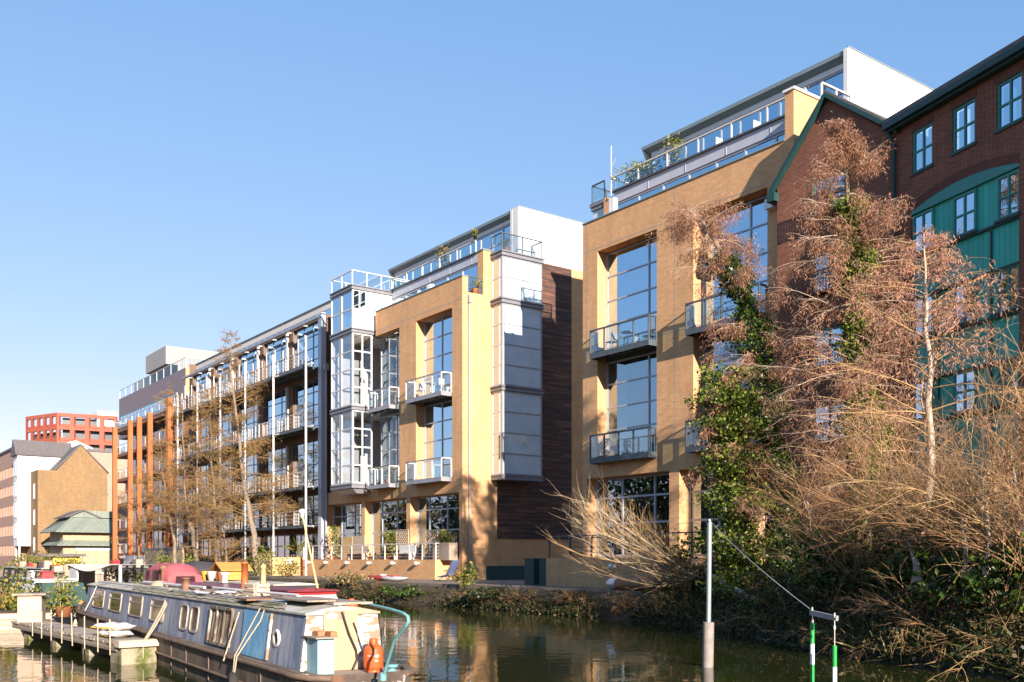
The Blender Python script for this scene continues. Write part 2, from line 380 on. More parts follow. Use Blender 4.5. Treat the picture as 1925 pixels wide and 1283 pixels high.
M['bramble'] = leafmat('dark_bramble', [(0, (.01, .022, .008)), (.5, (.028, .055, .015)), (.8, (.08, .07, .025)), (1, (.16, .10, .05))])

def frosted(name):
    m, nt, b = newmat(name); b.inputs['Base Color'].default_value = (.40, .50, .52, 1); b.inputs['Roughness'].default_value = .12
    b.inputs['Specular IOR Level'].default_value = .8
    nt.links.new(ramp(nt, noise(nt, .7, 3), [(.3, (.42, .545, .63)), (.7, (.55, .67, .74))]), b.inputs['Base Color']); return m
M['frost'] = frosted('frosted_glass')
def darkwood():
    m, nt, b = newmat('charred_boards'); L = nt.links.new
    n = noise(nt, 1, 6, coords(nt, .35, .35, 6.2), .75); n2 = noise(nt, .35, 4, coords(nt, 1, 1, 1))
    a = ramp(nt, n, [(.32, (.012, .012, .014)), (.46, (.05, .03, .022)), (.56, (.15, .062, .034)), (.68, (.27, .17, .11))])
    a = mixc(nt, ramp(nt, n2, [(.4, (0, 0, 0)), (.65, (.5, .5, .5))]), a, (.016, .016, .018))
    L(a, b.inputs['Base Color']); b.inputs['Roughness'].default_value = .7
    t = nd(nt, 'TexCoord'); s = nd(nt, 'SeparateXYZ'); L(t.outputs['Object'], s.inputs[0]); d = nd(nt, 'Math', operation='DIVIDE'); L(s.outputs[2], d.inputs[0]); d.inputs[1].default_value = .16
    f = nd(nt, 'Math', operation='FRACT'); L(d.outputs[0], f.inputs[0]); bump(nt, b, f.outputs[0], .6, .02); return m
M['charred'] = darkwood()
def hullmat():
    return patchy('hull_blacking', (.13, .11, .09), (.21, .16, .11), 1.3, .45, .65, .75, (1.5, 1.5, .35), .3, (.16, .085, .035), .3)
M['hull'] = hullmat()
M['hull_end'] = patchy('peeling_hull_end', (.10, .075, .06), (.72, .69, .64), 2.6, .52, .56, .75, (1, 1, 1), .4, (.22, .10, .045), .4)
M['cabin_blue'] = patchy('faded_blue_cabin_paint', (.21, .25, .345), (.33, .35, .39), 1.6, .42, .60, .65, (2, 2, .3), .35, (.22, .205, .20), .15)
M['door_blue'] = patchy('bright_blue_door_paint', (.16, .40, .62), (.30, .50, .62), 2., .5, .7, .6, (2.5, 2.5, .5), .25, None, .2)
M['peel_white'] = patchy('peeling_white_paint', (.56, .545, .515), (.28, .20, .135), 3., .50, .535, .7, (1, 1, 2.2), .08, None, .4)
M['roof_boat'] = patchy('mossy_boat_roof', (.55, .54, .46), (.36, .34, .25), 2.2, .45, .6, .85, (1, 1, 1), .25, (.30, .17, .08), .3)
M['hatch'] = patchy('rotten_hatch_wood', (.18, .13, .09), (.42, .36, .28), 4, .48, .58, .9, (3, 3, .6), .4, (.05, .04, .03), .5)
M['moss_wood'] = patchy('mossy_pontoon', (.38, .33, .24), (.10, .12, .03), 2., .5, .62, .9, (1, 1, 1), .3, None, .3)
M['marble_trim'] = plain('rust_trim', (.17, .115, .08), .8, var=.4, scale=6)
def watermat():
    m, nt, b = newmat('canal_water'); L = nt.links.new
    b.inputs['Base Color'].default_value = (.020, .026, .006, 1); b.inputs['Roughness'].default_value = .015; b.inputs['IOR'].default_value = 1.33; b.inputs['Specular IOR Level'].default_value = .75
    t = nd(nt, 'TexCoord'); mp = nd(nt, 'Mapping'); mp.inputs['Rotation'].default_value = (0, 0, R(-53.6)); mp.inputs['Scale'].default_value = (1, 1, 1); L(t.outputs['Object'], mp.inputs[0])
    n1 = nd(nt, 'TexNoise'); n1.inputs['Scale'].default_value = 2.2; n1.inputs['Detail'].default_value = 3; L(mp.outputs[0], n1.inputs[0])
    n2 = nd(nt, 'TexNoise'); n2.inputs['Scale'].default_value = .5; n2.inputs['Detail'].default_value = 2; L(mp.outputs[0], n2.inputs[0])
    ad = nd(nt, 'Math', operation='MULTIPLY_ADD'); L(n2.outputs[0], ad.inputs[0]); ad.inputs[1].default_value = 2.; L(n1.outputs[0], ad.inputs[2])
    n3 = nd(nt, 'TexNoise'); n3.inputs['Scale'].default_value = .09; n3.inputs['Detail'].default_value = 2; L(t.outputs['Object'], n3.inputs[0])
    bp = nd(nt, 'Bump'); bp.inputs['Distance'].default_value = .012
    st = nd(nt, 'MapRange'); st.inputs[1].default_value = .4; st.inputs[2].default_value = .62; st.inputs[3].default_value = .25; st.inputs[4].default_value = .6; L(n3.outputs[0], st.inputs[0]); L(st.outputs[0], bp.inputs['Strength'])
    L(ad.outputs[0], bp.inputs['Height']); L(bp.outputs[0], b.inputs['Normal']); return m
M['water'] = watermat()

# ---------------------------------------------------------------- leaf clouds
RNG = np.random.default_rng(11)
def leaves(name, pts, size, mat, parent=None, droop=0., aspect=.55, svar=.4, loc=None, up=0.):
    """one mesh of many leaf-sized faces at pts (n,3)"""
    P = np.asarray(pts, dtype=float); n = len(P)
    d = RNG.normal(size=(n, 3)); d[:, 2] = d[:, 2] * (1 - droop) - droop * 1.6 + up * 1.6
    d /= np.linalg.norm(d, axis=1)[:, None] + 1e-9
    q = RNG.normal(size=(n, 3)); s = np.cross(d, q); s /= np.linalg.norm(s, axis=1)[:, None] + 1e-9
    L = size * (1 - svar + 2 * svar * RNG.random(n))[:, None]; W = L * aspect
    V = np.empty((n, 4, 3)); V[:, 0] = P; V[:, 1] = P + d * L * .5 + s * W * .5; V[:, 2] = P + d * L; V[:, 3] = P + d * L * .5 - s * W * .5
    org = ORG[parent.name] if parent is not None else Vector(loc or (0, 0, 0))
    V -= np.array(org)
    me = bpy.data.meshes.new(name); me.vertices.add(n * 4); me.vertices.foreach_set('co', V.reshape(-1))
    me.loops.add(n * 4); me.loops.foreach_set('vertex_index', np.arange(n * 4)); me.polygons.add(n)
    me.polygons.foreach_set('loop_start', np.arange(0, n * 4, 4)); me.polygons.foreach_set('loop_total', np.full(n, 4)); me.update(calc_edges=True)
    me.materials.append(mat)
    o = bpy.data.objects.new(name, me); col.objects.link(o)
    if parent is not None: o.parent = parent; ORG[o.name] = org
    else: o.location = org; ORG[o.name] = org
    return o
def twig(mb, p, d, L, r, rnd, n=5, bend=.25, grav=0., sides=3, r1=.25):
    """a curving tapering shoot; returns its points"""
    p = Vector(p); d = Vector(d).normalized(); pts = [p.copy()]
    for i in range(n):
        d = (d + Vector((rnd.uniform(-1, 1), rnd.uniform(-1, 1), rnd.uniform(-1, 1))) * bend + Vector((0, 0, grav))).normalized()
        p = p + d * L / n; pts.append(p.copy())
    mb.tube(pts, [r * (1 - (1 - r1) * i / n) for i in range(n + 1)], sides, False)
    return pts
def lerp_path(pts, t):
    k = t * (len(pts) - 1); i = min(int(k), len(pts) - 2); return Vector(pts[i]).lerp(Vector(pts[i + 1]), k - i)
# ================================================================ SETTING
bank = [(-132, 24.5), (-90, 24.2), (-60, 24), (-46, 24.1), (-34, 24.2), (-26, 24), (-22, 23.6), (-17.5, 21.4), (-13, 18.8), (-8.7, 17.6), (0, 15.5), (25, 12)]
mb = MB(); mb.add([(-132, -60, 0), (60, -60, 0), (60, 40, 0), (-132, 40, 0)], [(0, 1, 2, 3)]); o = mb.build('water', M['water']); tag(o, 'dark green canal water with gentle ripples', 'water', kind='structure')
mb = MB()
for (x0, y0), (x1, y1) in zip(bank, bank[1:]):      # sloping earth bank with a ledge
    def zz(x): return .92 + max(0, (x + 26)) * .06
    def bw_(x): return .9 + min(2.6, max(0, x + 26) * .4)
    mb.add([(x0, y0 - .3, -.4), (x1, y1 - .3, -.4), (x1, y1 + .35, .35), (x0, y0 + .35, .35), (x1, y1 + bw_(x1), zz(x1)), (x0, y0 + bw_(x0), zz(x0)), (x1, y1 + 8.2, zz(x1) + max(0, x1 + 26) * .05), (x0, y0 + 8.2, zz(x0) + max(0, x0 + 26) * .05)],
           [(0, 1, 2, 3), (3, 2, 4, 5), (5, 4, 6, 7)])
o = mb.build('canal_bank', M['earth']); tag(o, 'earth bank of the canal with overgrown edge', 'bank', kind='structure')
mb = MB(); mb.add([(-132, 25.5, .935), (-26, 25.0, .935), (-26, 33, .935), (-132, 33, .935)], [(0, 1, 2, 3)])
mb.box(-132, -26, 25.0, 25.25, .6, .99)
o = mb.build('towpath', M['soil']); tag(o, 'gravel towpath along the foot of the flats', 'path', kind='structure')
mb = MB(); mb.add([(-2500, 31, .90), (2000, 31, .90), (2000, 2500, .90), (-2500, 2500, .90)], [(0, 1, 2, 3)])
mb.add([(-2500, -2500, .904), (-131, -2500, .904), (-131, 31, .904), (-2500, 31, .904)], [(0, 1, 2, 3)]); mb.add([(-131, -2500, .904), (-131, 31, .904), (-131.2, 31, -.5), (-131.2, -2500, -.5)], [(0, 1, 2, 3)])
mb.add([(-131, -2500, .6), (2000, -2500, .6), (2000, -2.5, .6), (-131, -2.5, .6)], [(0, 1, 2, 3)]); mb.add([(-131, -2.5, .6), (2000, -2.5, .6), (2000, -2.4, -.5), (-131, -2.4, -.5)], [(0, 1, 2, 3)])
o = mb.build('ground', M['soil']); tag(o, 'ground around the canal basin', 'ground', kind='structure')

# ================================================================ YELLOW BRICK FLATS
def upper_floors(root, x0, x1, xl, ph0, seed):
    """set-back floor with ribbon windows, glazed terrace, penthouse with white flank"""
    rnd = random.Random(seed)
    mb = MB(); mb.box(x0, x1, 33.5, 33.75, 20.06, 20.6)
    for x in np.arange(x0 + 2.4, x1 - .5, 2.45): mb.box(x - .02, x + .02, 33.485, 33.5, 20.08, 20.58)
    mb.build('spandrel', M['spandrel'], root)
    mb = MB(); mb.box(x0 - .1, x1, 33.38, 33.9, 20.602, 20.68); mb.build('terrace_edge', M['steel_d'], root)
    n = round((x1 - x0) / 1.7); window(root, front(33.55), x0, x1 - .02, 18.5, 20.05, 0, n, 1, M['frame'], M['glass'], .09, .1, 'ribbon_window')
    railing(root, [(xl, 36.0), (xl, 33.45), (x1 - .1, 33.45)], 20.68, .66, M['steel_l'], M['glass_b'], 1.9, .035, 'terrace_railing')
    mb = MB(); mb.box(xl, x1, 33.44, 33.52, 21.37, 21.43); mb.build('handrail', M['steel_d'], root)
    mb = MB(); mb.box(x0, x1 - .02, 33.9, 46, 20.3, 20.5); mb.build('terrace_floor', M['roof_flat'], root)
    # penthouse
    px0, px1 = ph0, x1
    n = round((px1 - px0) / 1.25); window(root, front(36.5), px0 + .3, px1 - .3, 20.65, 23.2, 0, n, [.62], M['frame'], M['glass'], .09, .1, 'penthouse_window')
    mb = MB(); mb.box(px0 + .3, px1 - .2, 36.45, 36.65, 23.202, 23.435); mb.build('penthouse_band', M['white_panel'], root)
    mb = MB(); mb.prism([(px0, 36.1, 23.76), (px0, 36.12, 23.6), (px0, 36.5, 23.44), (px0, 46, 23.44), (px0, 46, 23.76)], (px1 - .16 - px0, 0, 0)); mb.build('roof', M['soffit'], root)
    mb = MB(); mb.box(px1 - .155, px1 + .06, 36.06, 46, 20.655, 23.8); o = mb.build('white_flank', M['white'], root)
    mb = MB(); mb.prism([(px0 - .1, 36.1, 23.77), (px0 - .1, 36.5, 23.0), (px0 - .1, 36.5, 20.65), (px0 - .1, 46, 20.65), (px0 - .1, 46, 23.77)], (.09, 0, 0)); mb.build('end_panel', M['white'], root)
    mb = MB()
    for y in (38.6, 41.2, 43.7): mb.box(px1 + .061, px1 + .064, y, y + .035, 20.66, 23.79)
    mb.box(px1 + .061, px1 + .064, 36.07, 45.9, 22.2, 22.22); mb.box(px1 + .02, px1 + .1, 36.05, 46, 23.801, 23.84); mb.build('panel_joint', M['soffit'], o)

def balcony(root, a0, a1, z, out, rm, slab, rail_h=1.12, y=32., gm=None, side_out=0.):
    mb = MB(); mb.box(a0, a1, y - out, y + .55, z - .02, z + .06); mb.box(a0, a1, y - out, y - out + .07, z - .2, z - .022); mb.box(a1 - .07, a1, y - out + .071, y - .01, z - .2, z - .022); mb.box(a0, a0 + .07, y - out + .071, y - .01, z - .2, z - .022)
    for x in np.arange(a0 + .8, a1 - .3, .9): mb.box(x, x + .06, y - out + .072, y - .01, z - .17, z - .023)
    s = mb.build('balcony', slab, root)
    railing(s, [(a0 + .03, y - .02), (a0 + .03, y - out + .04), (a1 - .03, y - out + .04), (a1 - .03, y - .02)], z + .06, rail_h - .06, rm, gm or M['glass_b'], 1.05, .034)
    mb = MB(); mb.bar((a0, y - out + .04, z + rail_h + .05), (a1, y - out + .04, z + rail_h + .05), .09, .05); mb.build('handrail', M['steel_d'], s)
    return s
def rooms(root, x0, x1, y0, y1, levels, walls=(), mat='inside'):
    mb = MB()
    for z in levels: mb.box(x0, x1, y0, y1, z - .32, z)
    mb.box(x0, x1, y1, y1 + .1, .9, levels[-1] + 2)
    for x in walls: mb.box(x - .1, x + .1, y0 + .02, y1 - .01, levels[0], levels[-1])
    return mb.build('interior', M[mat], root)
def curtain(root, a0, a1, z0, z1, y, name='curtain', mat='curtain'):
    mb = MB(); n = max(4, int((a1 - a0) / .09)); vs = []
    for i in range(n + 1):
        a = a0 + (a1 - a0) * i / n; yy = y + .05 * math.sin(i * 1.9); vs += [(a, yy, z0), (a, yy, z1)]
    mb.add(vs, [(2 * i, 2 * i + 2, 2 * i + 3, 2 * i + 1) for i in range(n)], True); mb.build(name, M[mat], root)

# ---- right block
RB = thing('apartment_block', 'yellow brick flats with white penthouse, the nearer block beside the red brick warehouse', 'apartment block', (-31, 36, .9))
mb = MB(front(32.))
G1, G2 = (OX(1103, 32), OX(1258, 32)), (-30.9, -25.6)
wall(mb, -37.5, -24.7, .9, 18.84, [(-36.4, -32.3, 7., 17.26), (-30.05, -26.0, 7., 17.26), (G1[0], G1[1], 2.3, 6.15, .7), (G2[0], G2[1], 2.3, 6.15, .7)], .6)
mb.tf = None
mb.poly([(-37.5, 32, .9), (-37.5, 46, .9), (-37.5, 46, 20.6), (-37.5, 33.5, 20.6), (-37.5, 33.5, 18.84), (-37.5, 32, 18.84)])
mb.poly([(-24.7, 32, .9), (-24.7, 46, .9), (-24.7, 46, 20.65), (-24.7, 32, 20.65)]); mb.box(-37.5, -24.7, 46, 46.2, .9, 20.65)
mb.poly([(-37.5, 32, 18.84), (-24.7, 32, 18.84), (-24.7, 33.5, 18.84), (-37.5, 33.5, 18.84)])
mb.box(-25.12, -24.69, 31.99, 34.0, 18.3, 20.72); mb.box(-37.51, -37.1, 33.4, 33.9, 18.845, 20.4)
mb.build('wall', M['brick_y'], RB)
mb = MB(); mb.box(-37.54, -25.13, 31.95, 32.3, 18.842, 18.9); mb.box(-37.54, -37.3, 32.3, 33.39, 18.842, 18.9); mb.build('coping', M['soffit'], RB)
mb = MB(); mb.box(-25.18, -24.62, 31.92, 34.06, 20.722, 20.82); mb.build('pillar_cap', M['white_panel'], RB)
mb = MB(front(32.))
for z in (17.4, 12.35): mb.box(-37.5, -24.72, -.004, -.001, z, z + .03)
for a in (-37.2, -31.2): mb.box(a, a + .02, -.0045, -.0015, 7, 18.8)
mb.build('movement_joint', M['soffit'], RB)
upper_floors(RB, -36.8, -25.12, -37.0, -37.5, 1)
railing(RB, [(-24.9, 34.05), (-24.9, 36.0)], 20.85, .75, M['steel_l'], None, 1., .04, 'corner_railing')
for a0, a1, lo in ((-36.4, -32.3, 0), (-30.05, -26., 1)):
    for z0, z1 in ((12.2, 17.22), (7.05, 11.85)):
        window(RB, front(32.6), a0, a1, z0, z1, 0, [.72 if not lo else .66], [.30, .53, .77], M['frame'], M['glass'] if z0 > 10 else M['glass_d'], .07, .1)
    mb = MB(); mb.box(a0, a1, 32.58, 32.8, 11.852, 12.19); mb.build('floor_edge', M['steel_d'], RB)
    curtain(RB, a0 + .15, a0 + .9, 7.2, 11.6, 33.1)
    balcony(RB, a0, a1, 12.1, .52, M['steel_d'], M['steel_d']); balcony(RB, a0, a1, 7.0, .52, M['steel_d'], M['steel_d'])
for a0, a1 in (G1, G2): window(RB, front(32.65), a0, a1, 2.3, 6.13, 0, [.33, .72], [.42, .75], M['frame'], M['glass_d'], .09, .1, 'ground_window')
rooms(RB, -37.3, -24.9, 32.9, 38, [2.2, 6.9, 9.6, 12.1, 14.8, 17.3], (-31.2,))
mb = MB(); mb.box(-37.6, -24.8, 33.9, 45.8, 18.2, 18.35); mb.build('roof_slab', M['roof_flat'], RB)
mb = MB(); mb.box(OX(1146, 32) - .1, OX(1146, 32) + .25, 32.05, 32.3, 18.905, 19.6); mb.box(OX(1146, 32), OX(1146, 32) + .12, 32.1, 32.2, 18.0, 18.904); mb.build('vent_box', M['white_panel'], RB)
mb = MB(); mb.box(-25.9, -25.5, 31.7, 31.99, 16.25, 16.65); mb.build('wall_box', M['white_panel'], RB)
# glass corner bay on its far flank
mb = MB(); mb.box(-38.5, -37.51, 33.5, 36.5, 6.9, 7.2); bb = mb.build('corner_bay', M['lead'], RB)
mb = MB(); mb.box(-38.6, -37.51, 33.4, 36.6, 20.3, 20.5); mb.box(-38.55, -37.51, 33.45, 36.55, 20.12, 20.29)
mb.build('bay_cornice', M['lead'], bb)
for z in (12.2, 17.4): mb = MB(); mb.box(-38.55, -37.51, 33.45, 36.55, z, z + .25); mb.build('bay_band', M['lead'], bb)
mb = MB()
mb.box(-38.48, -37.52, 33.55, 36.45, 7.21, 12.19); mb.box(-38.48, -37.52, 33.55, 36.45, 12.46, 17.39); mb.box(-38.48, -37.52, 33.55, 36.45, 17.66, 20.11); mb.build('bay_glazing', M['frost'], bb)
railing(bb, [(-38.5, 36.4), (-38.5, 33.5), (-37.55, 33.5)], 20.5, .9, M['steel_d'], M['glass_b'], 1., .03)
# garden terrace in front
mb = MB(); wall(mb, -35.4, -24, .9, 2.25, [], 0); mb = MB()
mb.box(-35.4, -24.2, 28.0, 28.25, .9, 2.22); mb.box(-35.4, -35.15, 28.251, 31.99, .9, 2.22); mb.box(-35.14, -24.2, 28.251, 31.99, 1.9, 2.18); mb.build('terrace_wall', M['brick_y'], RB)
railing(RB, [(-35.3, 31.9), (-35.3, 28.12), (-25, 28.12)], 2.22, .95, M['steel_d'], None, 1.5, .03, 'terrace_fence', wires=3)
def bulkhead(root, x, y, z):
    mb = MB(); mb.tube([(x, y, z), (x, y - .12, z)], .07, 12); mb.ball((x, y - .2, z), .12, 14); mb.build('wall_lamp', M['white_plastic'], root)
for px in (1155, 1250): bulkhead(RB, OX(px, 28), 27.99, 1.85)

# ---- far block
MBK = thing('apartment_block', 'yellow brick flats with glass corner bays, the middle block behind the terrace of plants', 'apartment block', (-54, 36, .9))
g = [(OX(613, 32), OX(680, 32)), (OX(686, 32), OX(764, 32)), (OX(771, 32), OX(863, 32))]
mb = MB(front(32.))
wall(mb, -67.1, -48.4, .9, 7.0, [(a, b, 2.2, 6.12, .55) for a, b in g], .55)
wall(mb, -59.0, -48.4, 7.0, 18.84, [(-59.0, -55.8, 7.0, 17.2), (-53.7, -49.5, 7.0, 17.2)], .6)
mb.tf = side(-48.4)
mb.poly([(32, 0, .9), (46, 0, .9), (46, 0, 20.65), (33.5, 0, 20.65), (33.5, 0, 17.95), (32.4, 0, 17.95), (32.4, 0, 18.84), (32, 0, 18.84)])
mb.tf = None
mb.poly([(-67.1, 33, 7.0), (-62.65, 33, 7.0), (-62.65, 33, 20.4), (-67.1, 33, 20.4)]); mb.poly([(-67.1, 32, 7.0), (-59.0, 32, 7.0), (-59.0, 33, 7.0), (-67.1, 33, 7.0)])
mb.poly([(-67.1, 32, .9), (-67.1, 46, .9), (-67.1, 46, 20.4), (-67.1, 33, 20.4), (-67.1, 33, 7.0), (-67.1, 32, 7.0)])
mb.box(-66.2, -65.0, 32.2, 32.99, 7.0, 20.5)
mb.box(-67.1, -48.4, 46, 46.2, .9, 20.65); mb.poly([(-48.4, 32.4, 18.84), (-59, 32.4, 18.84), (-59, 32, 18.84), (-48.4, 32, 18.84)])
mb.poly([(-48.4, 32.4, 18.84), (-59, 32.4, 18.84), (-59, 32.4, 17.9), (-48.4, 32.4, 17.9)]); mb.poly([(-59, 32, 17.2), (-59, 32, 18.84), (-59, 32.6, 18.84), (-59, 32.6, 17.2)])
mb.poly([(-48.4, 32.4, 17.95), (-59, 32.4, 17.95), (-59, 33.5, 17.95), (-48.4, 33.5, 17.95)]); mb.poly([(-48.4, 33.5, 17.95), (-49.0, 33.5, 17.95), (-49.0, 33.5, 20.65), (-48.4, 33.5, 20.65)]); mb.poly([(-48.4, 33.5, 20.65), (-49.0, 33.5, 20.65), (-49.0, 34.4, 20.65), (-48.4, 34.4, 20.65)])
mb.build('wall', M['brick_y'], MBK)
mb = MB(); mb.box(-59.04, -48.36, 31.95, 32.43, 18.842, 18.9); mb.box(-49.05, -48.34, 33.44, 34.08, 20.652, 20.72); mb.build('coping', M['soffit'], MBK)
mb = MB(front(32.)); mb.box(-59, -48.45, -.004, -.001, 17.5, 17.53)
for a in (-54.7, -49.1): mb.box(a, a + .02, -.0045, -.0015, 7, 18.8)
mb.build('movement_joint', M['soffit'], MBK)
upper_floors(MBK, -59.4, -49.01, -59.4, -64.6, 2)
mb = MB(); mb.box(-48.9, -48.36, 36.07, 46, 20.656, 23.79); mb.build('flank_panel', M['white'], MBK)
mb = MB(); mb.box(-48.35, -48.345, 38.9, 38.93, 20.7, 23.7); mb.box(-48.35, -48.345, 42.2, 42.23, 20.7, 23.7); mb.box(-48.35, -48.345, 36.1, 46, 22.2, 22.22); mb.box(-48.4, -48.32, 36.05, 46, 23.801, 23.84); mb.build('panel_joint', M['soffit'], MBK)
railing(MBK, [(-48.5, 32.45), (-48.5, 33.45)], 17.95, .95, M['steel_d'], M['glass_b'], 1., .03, 'corner_railing')
for z0, z1 in ((12.2, 17.18), (7.05, 11.85)):
    window(MBK, front(32.6), -53.7, -49.5, z0, z1, 0, [.5], [.27, .52, .76], M['frame'], M['glass'], .07, .1)
    window(MBK, front(32.6), -59.4, -55.8, z0, z1, 0, [.62], [.27, .52, .76], M['frame'], M['glass_c'], .07, .1)
mb = MB(); mb.box(-53.7, -49.5, 32.58, 32.8, 11.852, 12.19); mb.box(-59.4, -55.8, 32.58, 32.8, 11.852, 12.19); mb.build('floor_edge', M['steel_d'], MBK)
for z in (12.1, 7.0):
    balcony(MBK, -53.75, -49.55, z, .75, M['steel_l'], M['steel'], 1.15)
    balcony(MBK, -58.75, -55.85, z, .75, M['steel_l'], M['steel'], 1.15)
for a, b in g: window(MBK, front(32.55), a, b, 2.2, 6.1, 0, [.25, .62], [.45, .78], M['frame'], M['glass_d'], .08, .1, 'ground_window')
rooms(MBK, -66.9, -59.6, 36, 39, [2.1, 7.0, 12.1, 17.3], (), 'inside_w'); rooms(MBK, -59.5, -48.8, 33, 39, [2.1, 6.95, 9.6, 12.1, 14.8, 17.3], (-54.7,))
mb = MB(); mb.box(-66.9, -49.1, 33.9, 45.8, 17.3, 17.5); mb.build('roof_slab', M['roof_flat'], MBK)
# charred timber cladding, plinth and rainwater pipe on the flank
mb = MB(); mb.box(-48.395, -48.33, 34.5, 40.3, 3.4, 20.64); mb.build('timber_cladding', M['charred'], MBK)
mb = MB(); mb.box(-48.395, -48.36, 33.7, 38.4, .9, 1.75); mb.build('plinth', M['green_dk'], MBK)
mb = MB(); mb.tube([(-48.32, 32.46, .9), (-48.32, 32.46, 17.3)], .055, 8); mb.box(-48.395, -48.2, 32.36, 32.56, 17.3, 17.75); mb.build('rainwater_pipe', M['steel'], MBK)
mb = MB(); mb.box(-59.1, -58.7, 32.55, 32.9, 18.905, 19.5); mb.box(-53.4, -53.0, 32.6, 32.9, 19.0, 19.5); mb.build('vent_box', M['white_panel'], MBK)
# flank bay in frosted glass
def bay_bands(root, x0, x1, y0, y1, zs, base_t=.35):
    root_ = None
    for i, z in enumerate(zs):
        e = .1 if i else .06; mb = MB()
        mb.box(x0, x1 + e, y0 - e, y1 + e, z - .02, z + .1); mb.box(x0, x1 + e * .5, y0 - e * .5, y1 + e * .5, z + .102, z + .2); mb.box(x0, x1 + e * 1.3, y0 - e * 1.3, y1 + e * 1.3, z + .202, z + .28)
        o = mb.build('bay' if i == 0 else 'bay_band', M['lead'], root if i == 0 else root_); root_ = root_ or o
    return root_
by = bay_bands(MBK, -48.39, -47.3, 34.1, 37.1, (6.9, 12.2, 17.4, 20.2))
for z0, z1, r in ((7.2, 12.17, 4), (12.5, 17.37, 4), (17.7, 20.17, 2)):
    window(by, side(-47.3), 34.1, 37.1, z0, z1, 0, [.06], r, M['steel'], M['frost'], .07, .08, 'bay_window')
    window(by, front(34.1), -48.38, -47.38, z0, z1, 0, [.72], r, M['frame_w'], M['glass'], .09, .08, 'bay_window')
mb = MB(); mb.box(-48.38, -47.42, 34.25, 37.0, 7.1, 20.1); mb.build('bay_core', M['lead'], by)
mb = MB(side(-47.3))   # pale animal-shaped sticker on the frosted pane
s = [(35.25, 9.0), (35.3, 9.28), (35.22, 9.42), (35.38, 9.46), (35.42, 9.68), (35.56, 9.5), (35.75, 9.72), (35.98, 9.3), (36.1, 8.98), (35.92, 9.04), (35.86, 9.22), (35.62, 9.2), (35.48, 9.02)]
mb.poly([(a, .02, z) for a, z in s]); mb.build('window_sticker', M['white_plastic'], by)
railing(by, [(-48.35, 34.1), (-47.3, 34.1), (-47.3, 37.1), (-48.35, 37.1)], 20.48, 1., M['steel_d'], M['glass_b'], 1.2, .03)
# corner bay in clear glass
by = bay_bands(MBK, -62.7, -59.5, 30.5, 35.0, (6.95, 12.2, 17.4, 20.3))
mb = MB(); mb.prism([(-62.6, 30.6, 6.9), (-59.6, 30.6, 6.9), (-59.8, 31.0, 6.6), (-62.4, 31.0, 6.6)], (0, 1, 0)); mb.build('bay_base', M['steel'], by)
for z0, z1, r in ((7.25, 12.17, 4), (12.5, 17.37, 4), (17.7, 20.27, 2)):
    window(by, front(30.5), -62.7, -61.35, z0, z1, 0, 1, r, M['frame_w'], M['glass_c'] if r > 2 else M['glass'], .09, .09, 'bay_window')
    window(by, front(30.5), -61.15, -59.52, z0, z1, 0, 1, r, M['frame_w'], M['glass_c'] if r > 2 else M['glass'], .09, .09, 'bay_window')
    if r == 4:
        window(by, side(-59.5), 30.52, 32.02, z0, z1, 0, 2, r, M['frame_w'], M['glass_c'], .1, .09, 'bay_window')
        mb = MB(); mb.box(-59.6, -59.5, 32.9, 35, z0, z1); mb.build('bay_wall', M['inside_w'], by)
    else:
        window(by, side(-59.5), 30.52, 31.6, 18.95, z1, 0, 2, 1, M['frame_w'], M['glass_d'], .08, .09, 'bay_window')
        mb = MB(); mb.box(-59.6, -59.51, 30.56, 35, z0, 18.94); mb.box(-59.6, -59.51, 31.62, 35, 18.941, z1); mb.build('bay_wall', M['white_panel'], by)
        for y in (31.05, 31.6, 33.4): mb = MB(side(-59.5)); mb.box(y, y + .04, -.01, .008, z0, 18.9 if y < 31.2 else z1); mb.build('panel_joint', M['spandrel'], by)
    mb = MB(); mb.box(-61.35, -61.15, 30.49, 30.62, z0, z1); mb.build('bay_post', M['steel'], by)
    mb = MB(); mb.box(-62.69, -62.6, 30.6, 35, z0, z1); mb.build('bay_wall', M['inside_w'], by)
for z0, z1 in ((12., 12.19), (17.2, 17.39), (7.06, 7.2)): mb = MB(); mb.box(-62.5, -59.65, 30.65, 36, z0, z1); mb.build('bay_floor', M['inside_w'], by)
railing(by, [(-62.6, 34.9), (-62.6, 30.5), (-59.5, 30.5), (-59.5, 34.9)], 20.58, .92, M['steel_l'], M['glass_b'], 1.25, .034)
mb = MB()
for px, z in ((690, 10.2), (690, 15.4)):
    x, y = -60.6, 32.4; mb.lathe((x, y, z), [(.02, .9), (.03, .35), (.09, .3), (.24, 0), (.22, 0), (.05, .28)], 14)
x, y = -57.2, 34; mb.lathe((x, y, 15.2), [(.02, 1.2), (.03, .4), (.1, .35), (.3, 0), (.26, 0)], 14); mb.lathe((x, y, 10), [(.02, 1.2), (.03, .4), (.1, .35), (.3, 0), (.26, 0)], 14)
mb.build('pendant_lamp', M['black'], MBK)
# raised terrace
mb = MB(); mb.box(-68.2, -49.5, 30.8, 31.05, .9, 2.12); mb.box(-49.75, -49.5, 31.051, 31.99, .9, 2.12); mb.box(-68.2, -49.76, 31.051, 31.99, 1.7, 2.08)
mb.box(-70.4, -68.2, 28.5, 31.0, .9, 2.28); mb.build('terrace_wall', M['brick_y'], MBK)
railing(MBK, [(-68.1, 30.92), (-49.62, 30.92), (-49.62, 31.9)], 2.12, .95, M['steel_l'], None, 1.55, .03, 'terrace_railing', wires=4)
for px in (583, 615, 655, 696, 741, 786): bulkhead(MBK, OX(px, 30.8) + .08, 30.79, 1.9)
mb = MB(); mb.box(-68.199, -68.18, 29.6, 30.1, 1.75, 2.15); mb.build('notice', M['white_plastic'], MBK)

